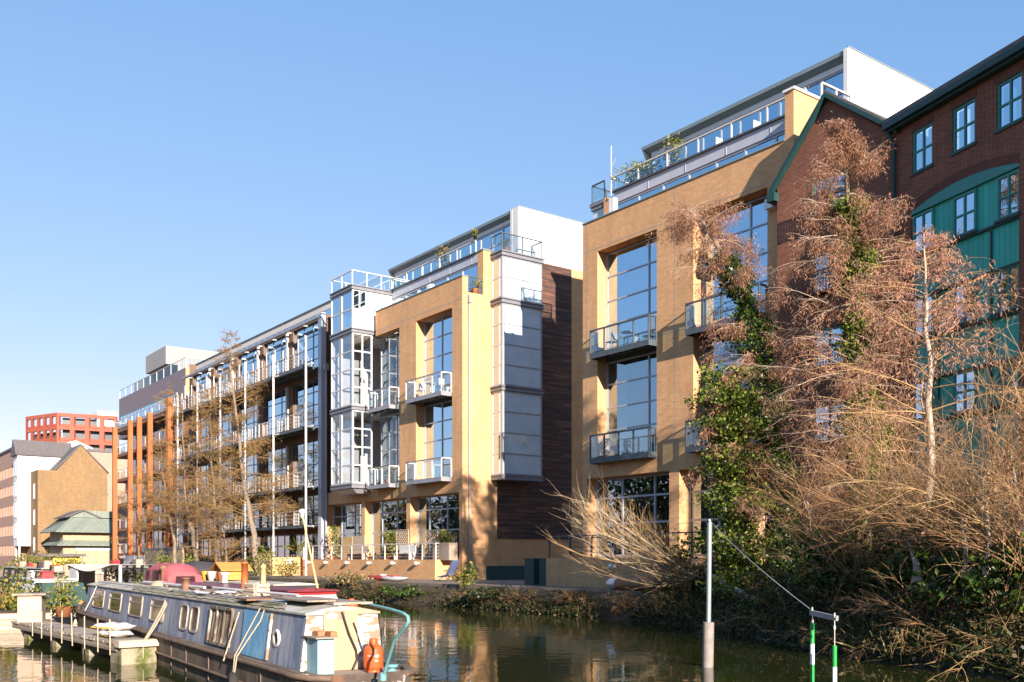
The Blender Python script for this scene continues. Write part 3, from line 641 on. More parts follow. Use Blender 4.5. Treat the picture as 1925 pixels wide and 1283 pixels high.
for root_, x_, y_ in ((RB, -29, 40), (RB, -35, 41.5), (MBK, -53, 40), (MBK, -61, 42)):      # aerials and flues on the flat roofs
    mb = MB(); mb.tube([(x_, y_, 23.7), (x_, y_, 25.4)], .03, 6)
    for k in range(5): mb.bar((x_ - .35 + .03 * k, y_, 24.6 + .18 * k), (x_ + .35 - .03 * k, y_, 24.6 + .18 * k), .02)
    mb.build('roof_aerial', M['steel'], root_)
    mb = MB(); mb.lathe((x_ + 2.2, y_ - 1, 23.75), [(.16, 0), (.16, .55), (.22, .56), (.22, .66), (.001, .7)], 14); mb.build('flue', M['steel'], root_)
# ================================================================ STEEL BALCONY BUILDING
S = thing('loft_building', 'long brick loft building behind continuous steel balconies and tall poles, with cream parapet', 'loft building', (-82.5, 36, .9))
lev = [4.65, 7.5, 11.9, 16.4]; tops = [7.1, 11.2, 15.9, 20.2]
bays = [(-67.9 - 6 * i - 5.3, -67.9 - 6 * i - .3) for i in range(5)]
mb = MB(front(32.3)); ops = [(a, b, z0 + .1, z1) for a, b in bays for z0, z1 in zip(lev, tops)] + [(a - .4, b + .3, 1.0, 4.1) for a, b in bays]
wall(mb, -98.2, -67.15, .9, 20.35, ops, .2)
mb.tf = None; mb.poly([(-67.15, 32.3, .9), (-67.15, 46, .9), (-67.15, 46, 20.35), (-67.15, 32.3, 20.35)]); mb.poly([(-98.2, 32.3, .9), (-98.2, 46, .9), (-98.2, 46, 21.6), (-98.2, 32.3, 21.6)]); mb.box(-98.2, -67.15, 46, 46.2, .9, 21.6)
mb.build('wall', M['brick_s'], S)
for a, b in bays:
    for z0, z1 in zip(lev, tops): window(S, front(32.48), a, b, z0 + .1, z1, 0, 3, 2 if z1 - z0 < 3 else 4, M['frame_d'], M['glass'] if z0 > 7 else M['glass_d'], .07, .08)
    window(S, front(32.49), a - .4, b + .3, 1.0, 4.1, 0, 4, [.7], M['frame'], M['glass_d'], .1, .08, 'ground_window')
    for z0, z1 in zip(lev[1:], tops[1:]):
        mb = MB(); mb.box(b + .02, b + .2, 32.1, 32.29, z0 + .3, z1); mb.build('reveal_panel', M['steel_l'], S)
rooms(S, -98, -67.3, 33, 38, [4.5, 7.4, 11.8, 16.3, 20.3], [-68 - 6 * i for i in range(1, 5)])
mb = MB(); mb.box(-98.2, -67.15, 33.0, 45.9, 20.95, 21.6); mb.build('parapet', M['cream'], S)
mb = MB(); mb.box(-98.24, -67.1, 32.9, 33.4, 21.602, 21.66); mb.build('coping', M['soffit'], S)
window(S, front(32.7), -98.1, -67.2, 20.36, 20.94, 0, 24, 1, M['frame'], M['glass'], .06, .06, 'clerestory')
mb = MB(); mb.box(-98.3, -67.2, 31.6, 31.78, 20.0, 20.18)
for x in np.arange(-97.5, -67, 3.): mb.box(x, x + .1, 31.785, 32.29, 20.03, 20.15)
mb.build('eaves_beam', M['steel'], S)
for li, z in enumerate(lev):
    mb = MB(); mb.box(-97.6, -67.3, 30.55, 32.28, z - .06, z); mb.box(-97.6, -67.3, 30.5, 30.56, z - .22, z + .02); mb.box(-97.6, -67.3, 31.3, 31.38, z - .2, z - .061)
    bl = mb.build('balcony', M['steel_d'], S)
    mb = MB(); r2 = random.Random(li)
    for x in np.arange(-97.5, -67.2, 1.5): mb.bar((x, 30.53, z), (x, 30.53, z + 1.05), .05, .04)
    for zz in (.25, .5, .75, 1.05): mb.bar((-97.6, 30.53, z + zz), (-67.3, 30.53, z + zz), .025 if zz < 1 else .05)
    for i in range(5):
        xc = -67.9 - 6 * i
        for dx, h in ((-.7, 1.1), (-1.15, 1.1), (-3.6, 1.1), (-4.1, 1.05), (-4.35, 1.1)) if li < 3 else ((-.6, 2.1), (-1.5, 1.6), (-2.6, 2.3), (-3.4, 1.7), (-4.9, 2.)):
            mb.box(xc + dx, xc + dx + (.12 if r2.random() < .7 else .3), 30.58, 30.64, z - .05, z + h)
    mb.build('railing', M['steel_l'], bl)
for i in range(6):
    x = OX((575, 514, 461, 414, 371, 334)[i], 30.4)
    mb = MB(); mb.tube([(x, 30.4, .9), (x, 30.4, 16.4 + (2.0 if i % 2 == 0 else 1.6))], .085, 10)
    for z in lev: mb.bar((x, 30.4, z - .12), (x + .9, 30.55, z - .12), .09)
    mb.build('post', M['steel_l'], S)
mb = MB(); mb.box(-67.12, -66.6, 31.6, 31.99, .9, 20.3); mb.build('corner_duct', M['spandrel'], S)
mb = MB(); mb.tube([(-66.3, 31.85, .9), (-66.3, 31.85, 16)], .09, 8); mb.box(-66.5, -66.1, 31.7, 31.99, 16, 16.5); mb.build('rainwater_pipe', M['steel'], S)

# ================================================================ ORANGE FIN BUILDING
C = thing('fin_building', 'flats with tall rusty orange fins, glass balconies and stepped zinc roof storeys', 'apartment block', (-111, 36, .9))
fl = [2.8, 5.7, 8.6, 11.5, 14.4, 17.3]
mb = MB(); mb.box(-121, -100, 33.0, 46, .9, 17.3); mb.build('wall', M['mauve'], C)
for i, z in enumerate(fl):
    mb = MB(); mb.box(-122.6 if i else -121.3, -99.8, 31.3, 33.0, z - .34, z); f = mb.build('balcony', M['copper_d'], C)
    railing(f, [(-122.55, 32.9), (-122.55, 31.36), (-99.9, 31.36)], z, 1.05, M['steel_l'], M['glass_b'], 2.6, .025)
    z1 = z + 2.5
    if i < 5: window(C, front(32.9), -120.8, -100.2, z + .02, z1, 0, 12, 1, M['frame_d'], M['glass_d'], .1, .08, 'balcony_window')
window(C, front(32.9), -120.8, -100.2, .95, 2.4, 0, 12, 1, M['frame_d'], M['glass_d'], .1, .08, 'ground_window')
for px, w_ in ((215, .42), (244, .38), (261, .38), (281, .38), (317, .7)):
    x = OX(px, 31.); mb = MB(); mb.box(x - w_ / 2, x + w_ / 2, 30.8, 31.29, .9, 17.7 if px < 310 else 18.4); mb.build('fin', M['copper'], C)
mb = MB(); mb.box(-122.7, -99.7, 31.25, 31.55, 17.35, 17.7); mb.build('roof_edge', M['steel'], C)
mb = MB(); mb.box(OX(349, 34) - 26, OX(349, 34), 34, 46, 17.3, 22.45); mb.build('upper_storey', M['mauve'], C)
mb = MB(); x = OX(349, 34); mb.box(x - .001, x + .02, 34.0, 46, 19.4, 22.44); mb.build('ochre_flank', M['brick_y'], C)
window(C, front(33.93), OX(349, 34) - 25, OX(349, 34) - 3, 17.8, 20.2, 0, 14, 1, M['frame_d'], M['glass'], .1, .08, 'upper_window')
railing(C, [(x - 26, 34.1), (x - .1, 34.1), (x - .1, 45)], 22.45, 1.1, M['steel_l'], M['glass_b'], 2.5, .03, 'terrace_railing')
mb = MB(); mb.box(-126, -117.9, 36.0, 47, 25.2, 27.35); mb.box(-134, -126.01, 36.8, 47, 22.5, 25.3); mb.box(-125.9, -118, 38.5, 47, 22.5, 25.19); mb.box(-118.4, -117.92, 37.5, 47, 22.46, 25.19)
mb.build('zinc_storey', M['zinc'], C)
window(C, front(38.4), -125.8, -118.5, 22.55, 25.15, 0, 6, 1, M['frame_d'], M['glass_d'], .1, .08, 'penthouse_window')

# ================================================================ FAR LEFT BUILDINGS
B1 = thing('warehouse', 'old brown brick gable-ended warehouse left of the orange fins', 'warehouse', (-152, 33, .9))
y0, y1, ya = OY(71, -150), OY(199, -150) + .2, OY(152, -150)
mb = MB(); mb.prism([(-150, y0, .9), (-150, y1, .9), (-150, y1, 14.6), (-150, ya, HZ(838, 152, X=-150)), (-150, y0 + 2.4, 14.6), (-150, y0, 14.6)], (-14, 0, 0)); mb.build('wall', M['brick_brown'], B1)
mb = MB(); zt = HZ(838, 152, X=-150)
for (ya_, za, yb, zb) in ((y0 + 2.2, 14.55, ya, zt), (ya, zt, y1 + .2, 14.5)): mb.prism([(-149.9, ya_, za + .02), (-149.9, yb, zb + .02), (-149.9, yb, zb + .25), (-149.9, ya_, za + .25)], (-14.2, 0, 0))
mb.build('roof', M['slate'], B1)
for z in (3.0, 6.9, 10.6):
    window(B1, front(y0 - .05), -152.9, -151.9, z, z + 2.2, 0, 2, 2, M['frame_w'], M['glass_d'], .1, .06)
B2 = thing('white_building', 'tall white rendered building on thin legs with dark slate roof at far left', 'building', (-156, 29, .9))
ya, yb = OY(33, -155), 34.
mb = MB(); mb.box(-158, -155, ya, yb, HZ(1027, 60, X=-155), HZ(856, 40, X=-155)); mb.build('wall', M['white'], B2)
mb = MB(); zt = HZ(856, 40, X=-155); mb.prism([(-154.7, ya - .3, zt), (-154.7, yb, zt), (-157.5, yb, zt + 2.3), (-157.5, ya - .3, zt + 2.3)], (-.2, 0, .0)); mb.prism([(-154.8, ya - .3, zt + .02), (-157, ya - .3, zt + 2.4), (-159, ya - .3, zt + .02)], (0, yb - ya + .3, 0)); mb.build('roof', M['slate'], B2)
for z in np.arange(5, 15, 3.): window(B2, front(ya - .05), -157.8, -155.3, z, z + 2.4, 0, 2, 1, M['frame_w'], M['glass'], .12, .06)
for x, y in ((-155.3, ya + .3), (-155.3, ya + 4), (-157.7, ya + .3)):
    mb = MB(); mb.tube([(x, y, .9), (x, y, 4)], .15, 8); mb.build('leg', M['steel_l'], B2)
B3 = thing('office_building', 'pinkish brick office block with rows of small windows at the left edge', 'office building', (-176, 32, .9))
mb = MB(front(27.)); rows_ = [2.6, 5.6, 8.6, 11.6, 14.4]; ops = []
for z in rows_:
    for i in range(26): ops.append((-158.9 - 1.35 * i - .8, -158.9 - 1.35 * i, z, z + 1.55))
wall(mb, -200, -158.2, .9, 18.4, ops, .3)
mb.tf = None; mb.box(-200, -158.2, 27.4, 40, .9, 18.35); mb.build('wall', M['brick_pink'], B3)
mb = MB(front(27.25))
for o_ in ops: mb.poly([(o_[0], 0, o_[2]), (o_[1], 0, o_[2]), (o_[1], 0, o_[3]), (o_[0], 0, o_[3])])
mb.build('window_band', M['glass_d'], B3)
mb = MB(); mb.box(-200, -158.2, 26.8, 40, 18.41, 18.7); mb.build('roof', M['slate'], B3)
# terracotta tower
T = thing('residential_tower', 'distant block of flats in an open terracotta red frame', 'tower block', (-236, 90, .9))
tc = 250.; x0, y0 = at(107, tc)
def vdir(xv): dx, dy = ray(xv); l = math.hypot(dx, dy); return dx / l, dy / l
dr, dl = vdir(4700), vdir(-1950)
def isect(px, d):  # distance along d from the corner to column px
    rx, ry = ray(px); det = rx * -d[1] + ry * d[0]; return (rx * y0 - ry * x0) / -det if False else ((x0 * ry - y0 * rx) / (d[1] * rx - d[0] * ry))
Lr, Ll = abs(isect(212, dr)), abs(isect(48, dl)); Lr = max(Lr, 14); zt = CAMH + (HY - 776) / FPX * tc
def tface(d, L, n, mbf, mbg, mbi, inn):
    def P(s, z, dep=0): return (x0 + d[0] * s + inn[0] * dep, y0 + d[1] * s + inn[1] * dep, z)
    def slab(s0, s1, z0, z1, d0, d1, m): m.add([P(s0, z0, d0), P(s1, z0, d0), P(s1, z0, d1), P(s0, z0, d1), P(s0, z1, d0), P(s1, z1, d0), P(s1, z1, d1), P(s0, z1, d1)], [(0, 3, 2, 1), (4, 5, 6, 7), (0, 1, 5, 4), (1, 2, 6, 5), (2, 3, 7, 6), (3, 0, 4, 7)])
    st = L / n
    for i in range(n + 1): slab(max(0, i * st - .5), min(L, i * st + .5), 1, zt, 0 if 0 < i < n else .002, .8, mbf)
    z = zt
    while z > 14:
        slab(.01, L - .01, z - (.9 if z == zt else .7), z, .02, .82, mbf); slab(.01, L - .01, z - 3.4, z - 2.7, .5, .6, mbi); z -= 3.5
    slab(.3, L - .3, 1, zt - (4.5 if n == 5 else 1.), 2.2, 2.4, mbg)
f_, g_, i_ = MB(), MB(), MB(); c_in = ((dr[0] + dl[0]), (dr[1] + dl[1])); l_ = math.hypot(*c_in); c_in = (c_in[0] / l_, c_in[1] / l_)
tface(dr, Lr, 4, f_, g_, i_, c_in); tface(dl, Ll, 5, f_, g_, i_, c_in)
f_.build('frame', M['red_frame'], T); g_.build('window_wall', M['tower_glass'], T); i_.build('balustrade', M['red_frame'], T)
mb = MB(); a = (x0 + c_in[0] * 2.5, y0 + c_in[1] * 2.5); mb.prism([(a[0], a[1], .9), (a[0] + dr[0] * (Lr - 1), a[1] + dr[1] * (Lr - 1), .9), (a[0] + dr[0] * (Lr - 1) + dl[0] * Ll, a[1] + dr[1] * Lr + dl[1] * Ll, .9), (a[0] + dl[0] * (Ll - 1), a[1] + dl[1] * (Ll - 1), .9)], (0, 0, zt - 6)); mb.build('core', M['inside'], T)
mb = MB(); a = (x0 + dr[0] * 9 + c_in[0] * 4, y0 + dr[1] * 9 + c_in[1] * 4); mb.box(a[0] - 3, a[0] + 3, a[1] - 2, a[1] + 3, zt - 3, zt + 1.2); mb.build('plant_room', M['white_panel'], T)
# white gabled shed behind the warehouse
X = -168; y0, y1, ya = OY(108, X), OY(170, X), OY(142, X)
W = thing('white_shed', 'white gable-ended building behind the brown warehouse roof', 'building', (X - 5, (y0 + y1) / 2, .9))
mb = MB(); zb, zp, ze = .9, HZ(832, 142, X=X), HZ(842, 110, X=X); mb.prism([(X, y0, zb), (X, y1, zb), (X, y1, ze), (X, ya, zp), (X, y0, ze)], (-10, 0, 0)); mb.build('wall', M['white'], W)
mb = MB()
for a, za, b, zc in ((y0 - .3, ze, ya, zp), (ya, zp, y1 + .3, ze)): mb.prism([(X + .2, a, za + .02), (X + .2, b, zc + .02), (X + .2, b, zc + .3), (X + .2, a, za + .3)], (-10.4, 0, 0))
mb.build('roof', M['cream'], W)
# pink rendered range to its right
X = -166; W = thing('pink_range', 'low pinkish brick range between the brown gable and the orange fins', 'building', (X - 5, 44, .9))
mb = MB(); mb.box(X - 10, X, OY(165, X), 60, .9, HZ(850, 190, X=X)); mb.build('wall', M['brick_pink'], W)
mb = MB(); mb.box(X - 10.2, X + .15, OY(165, X) - .2, 60, HZ(850, 190, X=X) + .001, HZ(846, 190, X=X)); mb.build('roof', M['slate'], W)
# verdigris canopy house
X = -137; V = thing('canopy_house', 'small house with green copper canopies and gabled top in front of the brown gable', 'house', (X - 3, 31, .9))
yy = lambda px: OY(px, X); hz = lambda py, px: HZ(py, px, X=X)
ya, yb, yc = yy(128), yy(165), yy(222)
mb = MB(); mb.box(X - 8, X, yb - 3.0, yc, .9, hz(990, 170)); mb.build('wall', M['stone'], V)
mb = MB(); mb.box(X - 8, X - 1, yb - 2.0, yc, hz(989, 170), hz(975, 170)); mb.build('upper_wall', M['soffit'], V)
z0, z1, z2 = hz(1001, 160), hz(973, 160), hz(960, 150)
def skirt(zl, zh, out, name):
    m = MB(); yl = yb - 3.; m.add([(X + out, yl - out, zl), (X + out, yc, zl), (X - 1.2, yc, zh), (X - 1.2, yl + 1.2, zh), (X - 9, yl - out, zl), (X - 9, yl + 1.2, zh), (X + out, yl - out, zl - .12), (X + out, yc, zl - .12), (X - 9, yl - out, zl - .12)],
        [(0, 1, 2, 3), (0, 3, 5, 4), (0, 6, 7, 1), (0, 4, 8, 6), (6, 8, 4, 5, 3, 2, 7)]); m.build(name, M['verdigris'], V)
skirt(hz(1000, 160), hz(973, 160), 1.1, 'canopy'); skirt(hz(1025, 160), hz(1004, 160), .9, 'canopy')
mb = MB(); mb.prism([(X - 1, yb - 2.2, z1), (X - 1, yb + 1.6, z1), (X - 1, yb - .3, z2)], (-7, 0, 0)); mb.prism([(X - .8, yb - .3, z2 + .02), (X - .8, yc, z2 + .02), (X - .8, yc, z1), (X - .8, yb + 1.6, z1)], (-7, 0, 0)); mb.build('gable_roof', M['verdigris'], V)
mb = MB()
for a, za, b, zc in ((yb - 2.5, z1 - .1, yb - .3, z2), (yb - .3, z2, yb + 1.9, z1 - .1)): mb.prism([(X - .7, a, za + .03), (X - .7, b, zc + .03), (X - .7, b, zc + .2), (X - .7, a, za + .2)], (-7.4, 0, 0))
mb.build('slate_roof', M['slate'], V)
mb = MB(); mb.box(X - .02, X + .03, yb - 1.5, yc, hz(1035, 180), hz(1030, 180)); mb.build('white_band', M['white_panel'], V)

# ================================================================ RED BRICK WAREHOUSE
RW = thing('brick_warehouse', 'dark red brick warehouse with teal gable trim and sea-green boarded bays', 'warehouse', (-19.8, 31.3, 0), local=True)
wing = bpy.data.objects.new('wing', None)   # rotation of the nearer wing is folded into its meshes below
bpy.data.objects.remove(wing)
a = R(16.7); WD = (math.cos(a), -math.sin(a)); WN = (math.sin(a), math.cos(a))
def wtf(k, d, z): return (k * WD[0] + d * WN[0], k * WD[1] + d * WN[1], z)    # local to RW
def gtf(x, d, z): return (x + 19.8, d, z)
brick_parts = MB(gtf)
gl, gr, ga = -24.95, -19.8, -22.6
gops = []
for z in (15.1, 12.25, 9.4, 6.55): gops.append((-23.3, -21.85, z, z + 1.4, .12))
wall(brick_parts, gl, gr, .9, 16.7, gops, .12)
brick_parts.poly([(gl, 0, 16.7), (gr, 0, 16.7), (gr, 0, 17.0), (ga, 0, 19.4), (gl, 0, 16.75)])
brick_parts.poly([(gl, 0, .9), (gl, 8, .9), (gl, 8, 16.7), (gl, 0, 16.7)])
brick_parts.build('wall', M['brick_r'], RW)
def brickwing():
    m = MB(wtf); wops = [(k0, k1, 15.38, 16.8, .12) for k0, k1 in ((.78, 1.72), (2.6, 3.55), (4.4, 5.36))] + [(.73, 5.24, .9, 14.1, .15)]
    for j in range(1, 3):
        s = 6.6 * j; wops += [(k0 + s, k1 + s, 15.38, 16.8, .12) for k0, k1 in ((.78, 1.72), (2.6, 3.55), (4.4, 5.36))] + [(.73 + s, 5.24 + s, .9, 14.1, .15)]
    wall(m, 0, 20, .9, 17.2, wops, .15)
    for s in (0, 6.6, 13.2): pass
    o = m.build('wall', M['brick_r'], RW)
    m = MB(wtf); m.box(0, 20, 9, 9.2, .9, 17.2); m.poly([(20, 0, .9), (20, 9, .9), (20, 9, 17.2), (20, 4.5, 20.6), (20, 0, 17.2)]); m.build('back_wall', M['brick_r'], RW)
brickwing()
# roofs
mb = MB(gtf); T_ = .22
for x_0, z_0, x_1, z_1 in ((gl - .25, 16.5, ga, 19.45), (ga, 19.45, gr + .15, 17.1)): mb.prism([(x_0, -.2, z_0 + .05), (x_1, -.2, z_1 + .05), (x_1, -.2, z_1 + .2), (x_0, -.2, z_0 + .2)], (0, 9, 0))
mb.build('gable_roof', M['slate'], RW)
mb = MB(gtf)
for x_0, z_0, x_1, z_1 in ((gl - .25, 16.5, ga, 19.45), (ga, 19.45, gr + .15, 17.1)): mb.prism([(x_0, -.24, z_0 - .08), (x_1, -.24, z_1 - .08), (x_1, -.24, z_1 + .1), (x_0, -.24, z_0 + .1)], (0, .22, 0))
mb.box(gl - .32, gl + .06, -.26, 0.3, 16.2, 16.52); mb.build('barge_board', M['green_dk'], RW)
mb = MB(wtf); mb.prism([(-.2, -.35, 17.35), (-.2, -.35, 17.5), (-.2, 4.5, 20.8), (-.2, 9.3, 17.5), (-.2, 9.3, 17.3), (-.2, 4.5, 20.6)], (20.5, 0, 0)) if False else None
for (d0, z0, d1, z1) in ((-.38, 17.38, 4.5, 20.5), (4.5, 20.5, 9.4, 17.38)):
    mb.add([(-.25, d0, z0), (20.3, d0, z0), (20.3, d1, z1), (-.25, d1, z1), (-.25, d0, z0 + .2), (20.3, d0, z0 + .2), (20.3, d1, z1 + .2), (-.25, d1, z1 + .2)], [(0, 3, 2, 1), (4, 5, 6, 7), (0, 1, 5, 4), (1, 2, 6, 5), (2, 3, 7, 6), (3, 0, 4, 7)])
mb.build('roof', M['slate'], RW)
mb = MB(wtf); mb.box(-.2, 20.2, -.3, -.02, 17.12, 17.37); mb.box(-.2, 20.25, -.45, -.31, 17.2, 17.4); mb.build('gutter', M['green_dk'], RW)
mb = MB(wtf); mb.tube([(.02, -.12, .9), (.02, -.12, 16.7), (-.12, -.3, 17.15)], .07, 8); mb.build('rainwater_pipe', M['green_dk'], RW)
def casement(tf, k0, k1, z0, z1, d, bars=False, name='window'):
    f = window(RW, tf, k0, k1, z0, z1, d, 2, [.5], M['green_paint'], M['glass'], .07, .09, name, mw=.06)
    m = MB(tf)
    for i, (p, q) in enumerate(((k0 + .1, (k0 + k1) / 2 - .1), ((k0 + k1) / 2 + .1, k1 - .1))): m.poly([(p, d + .14, z0 + .1), (q, d + .14, z0 + .1), (q, d + .14, z1 - .1), (p, d + .14, z1 - .1)])
    m.build('net_curtain', M['curtain'], f)
    m = MB(tf); m.box(k0 - .06, k1 + .06, -.05, d, z0 - .09, z0 - .001); m.build('sill', M['green_dk'], f)
for j in range(3):
    s = 6.6 * j
    for k0, k1 in ((.78, 1.72), (2.6, 3.55), (4.4, 5.36)):
        casement(wtf, k0 + s, k1 + s, 15.38, 16.8, .04)
        m = MB(wtf); m.box(k0 + s - .08, k1 + s + .08, -.012, .03, 16.801, 17.02); m.build('window_lintel', M['brick_arch'], RW)
        for z in (12.6, 9.75, 6.9): casement(wtf, max(k0 + s, .76 + s), min(k1 + s, 5.24 + s), z, z + 1.32, .02)
    # boarded bay: panel with segmental head, arch ring, floor bands
    n = 14; ks = [.73 + s + (4.51) * i / n for i in range(n + 1)]; hd = lambda k: 14.08 + .32 * (1 - ((k - s - 2.985) / 2.255) ** 2)
    m = MB(wtf); m.poly([(.731 + s, .1, 1), (5.239 + s, .1, 1), (5.239 + s, .1, 14.08)] + [(k, .1, hd(k)) for k in ks[::-1]] + [(.731 + s, .1, 14.08)]); m.build('boarded_bay', M['green_clad'], RW)
    m = MB(wtf); m.prism([(.731 + s, -.003, 13.97)] + [(k, -.003, hd(k)) for k in ks] + [(5.239 + s, -.003, 13.97)], (0, .1 * WN[0] * 0, 0)) if False else None
    m.add([(k, -.004, hd(k)) for k in ks] + [(k, -.004, 13.98) for k in ks], [(i, i + 1, n + 2 + i, n + 1 + i) for i in range(n)]); m.build('bay_head', M['green_paint'], RW)
    m = MB(wtf); m.add([(k, -.012, hd(k)) for k in ks] + [(k, -.012, hd(k) + .3) for k in ks], [(i, i + 1, n + 2 + i, n + 1 + i) for i in range(n)]); m.build('arch', M['brick_arch'], RW)
    m = MB(wtf)
    for z in (12.45, 11.05, 9.6, 8.2, 6.75): m.box(.74 + s, 5.23 + s, -.01, .09, z, z + .08)
    for k in (1.9, 4.1): m.box(k + s, k + s + .05, .05, .099, 1, 12.4)
    m.build('bay_band', M['green_dk'], RW)
for z in (15.1, 12.25, 9.4, 6.55):
    casement(gtf, -23.3, -21.85, z, z + 1.4, .04)
    m = MB(gtf); m.box(-23.5, -21.65, -.35, -.02, z - .12, z - .095)
    for x in np.arange(-23.48, -21.6, .13): m.box(x, x + .02, -.34, -.32, z - .1, z + .65)
    m.box(-23.5, -21.65, -.35, -.31, z + .65, z + .7); m.build('juliet_rail', M['black'], RW)
# ================================================================ NEAR NARROWBOAT
YAW = R(-4.3); BP = (OX(563, 5.9), 5.9); BD = (math.cos(YAW), math.sin(YAW)); BN = (-math.sin(YAW), math.cos(YAW))
def bloc(px, yo=0.):      # local x and depth where column px meets the boat's plane y=yo
    ox, oy = BP[0] + BN[0] * yo, BP[1] + BN[1] * yo; rx, ry = ray(px)
    t = (ox * BN[0] + oy * BN[1]) / (rx * BN[0] + ry * BN[1]); return (rx * t - BP[0]) * BD[0] + (ry * t - BP[1]) * BD[1], t
def bx(px, yo=0.): return bloc(px, yo)[0]
def bz(py, px, yo=0.): return CAMH + (HY - py) / FPX * bloc(px, yo)[1]
def byl(px, x):           # local y where column px meets the boat's plane x=const
    ox, oy = BP[0] + BD[0] * x, BP[1] + BD[1] * x; rx, ry = ray(px)
    t = (ox * BD[0] + oy * BD[1]) / (rx * BD[0] + ry * BD[1]); return (rx * t - BP[0]) * BN[0] + (ry * t - BP[1]) * BN[1]
NB = thing('narrowboat', 'long weathered narrowboat with faded blue cabin, bright blue door panel and peeling white end', 'narrowboat', (BP[0], BP[1], 0), YAW)
XF = bx(160); GW = .62; CW = 1.30; RZ = 1.38
def hull_rows(sections, mb):
    n = len(sections[0]); vs = [p for s in sections for p in s]
    mb.add(vs, [(i * n + k, i * n + k + 1, (i + 1) * n + k + 1, (i + 1) * n + k) for i in range(len(sections) - 1) for k in range(n - 1)])
def hull(par, x0, x1, ya, yb, gw, mat, bow=2.6, stern=.5, wide=.12, name='hull'):
    mb = MB(); sec = []; ym = (ya + yb) / 2; hw = (yb - ya) / 2
    xs = [x0, x0 + bow * .15, x0 + bow * .4, x0 + bow * .7, x0 + bow] + list(np.linspace(x0 + bow + 1, x1 - stern - .4, 8)) + [x1 - stern, x1 - stern * .4, x1]
    fs = [.06, .45, .75, .94, 1] + [1] * 8 + [1, .88, .62]
    for x, f in zip(xs, fs):
        up = max(0, (x0 + bow - x) / bow) ** 1.5 * .28
        sec.append([(x, ym - hw * f * .96, -.3), (x, ym - hw * f * .985, gw * .45), (x, ym - hw * f, gw + up), (x, ym - hw * f + .12 * f, gw + up), (x, ym - hw * f + .12 * f, gw + up - .07), (x, ym + hw * f - .12 * f, gw + up - .07), (x, ym + hw * f - .12 * f, gw + up), (x, ym + hw * f, gw + up), (x, ym + hw * f * .96, -.3)])
    hull_rows(sec, mb); mb.poly(sec[-1]); o = mb.build(name, mat, par)
    rub = MB(); L = [(s[2][0], s[2][1] - .015, s[2][2] - .05) for s in sec]; rub.tube(L, .045, 8); rub.tube([(s[7][0], s[7][1] + .015, s[7][2] - .05) for s in sec], .045, 8)
    return o, rub, sec
ho, rub, sec = hull(NB, XF - 2.2, 1.0, -.22, CW + .22, GW, M['hull'], 2.6, .55)
rub.build('rubbing_strake', M['marble_trim'], NB)
rb = MB(); rb.tube([(x, -.245, .22) for x in np.linspace(-9, -.3, 6)], .03, 6)
rb.build('lower_strake', M['marble_trim'], NB)
mb = MB(); n = len(sec); e = sec[-3:]      # peeling blunt end plate, just proud of the hull
for s0, s1 in zip(e, e[1:]):
    for a_, b_ in ((1, 2),): mb.poly([(s0[a_][0] + .004, s0[a_][1] - .004, s0[a_][2]), (s1[a_][0] + .004, s1[a_][1] - .004, s1[a_][2]), (s1[b_][0] + .004, s1[b_][1] - .004, s1[b_][2] + .001), (s0[b_][0] + .004, s0[b_][1] - .004, s0[b_][2] + .001)])
s1 = e[-1]; mb.poly([(s1[1][0] + .006, s1[1][1], s1[1][2]), (s1[-1][0] + .006, s1[-1][1], .28), (s1[7][0] + .006, s1[7][1], s1[7][2]), (s1[2][0] + .006, s1[2][1], s1[2][2])])
mb.build('end_plate', M['hull_end'], NB)
mb = MB(); mb.box(.02, .62, -.08, CW + .08, .54, .565); mb.box(.621, .95, .22, CW - .18, .54, .56); mb.build('deck', M['timber_h'], NB)
# cabin: tumblehome sides, cambered roof
TI = .1
def csec(x): return [(x, 0, .58), (x, TI, RZ), (x, TI - .03, RZ + .001), (x, TI - .03, RZ + .03), (x, .42, RZ + .1), (x, CW / 2, RZ + .12), (x, CW - .42, RZ + .1), (x, CW - TI + .03, RZ + .03), (x, CW - TI + .03, RZ), (x, CW - TI, RZ), (x, CW, .58)]
mb = MB(); q = [csec(x) for x in (XF, 0)]
mb.poly([q[0][0], q[1][0], q[1][1], q[0][1]]); mb.poly([q[0][10], q[0][9], q[1][9], q[1][10]]); mb.poly([q[0][i] for i in (0, 1, 5, 9, 10)])
mb.build('cabin', M['cabin_blue'], NB)
mb = MB(); rr = [csec(x) for x in np.linspace(XF - .12, .06, 12)]
hull_rows([s[2:9] for s in rr], mb); mb.poly(rr[-1][2:9]); mb.poly(rr[0][2:9]); rf = mb.build('roof', M['roof_boat'], NB)
mb = MB(); mb.prism([(.0, 0, .58), (0, TI, RZ), (0, CW / 2, RZ + .11), (0, CW - TI, RZ), (0, CW, .58)], (.025, 0, 0)); mb.build('end_bulkhead', M['peel_white'], NB)
yd0, yd1 = byl(609, .06), byl(672, .06)
mb = MB(); mb.box(.026, .07, yd0, yd1, .57, RZ + .06); dr_ = mb.build('plywood_door', M['ply'], NB)
mb = MB(); mb.box(.071, .085, yd0 + .03, yd1 - .2, RZ - .06, RZ + .05); mb.build('white_strip', M['peel_white'], dr_)
mb = MB(); mb.tube([(.1, yd0 + (yd1 - yd0) * .5, RZ + .04), (.11, yd0 + (yd1 - yd0) * .7, 1.1), (.11, yd1 - .04, .85), (.12, yd1 - .03, .72), (.13, yd1 - .1, .58)], .016, 6); mb.build('hose', M['black'], NB)
def tilt(z): return TI * (z - .58) / (RZ - .58)
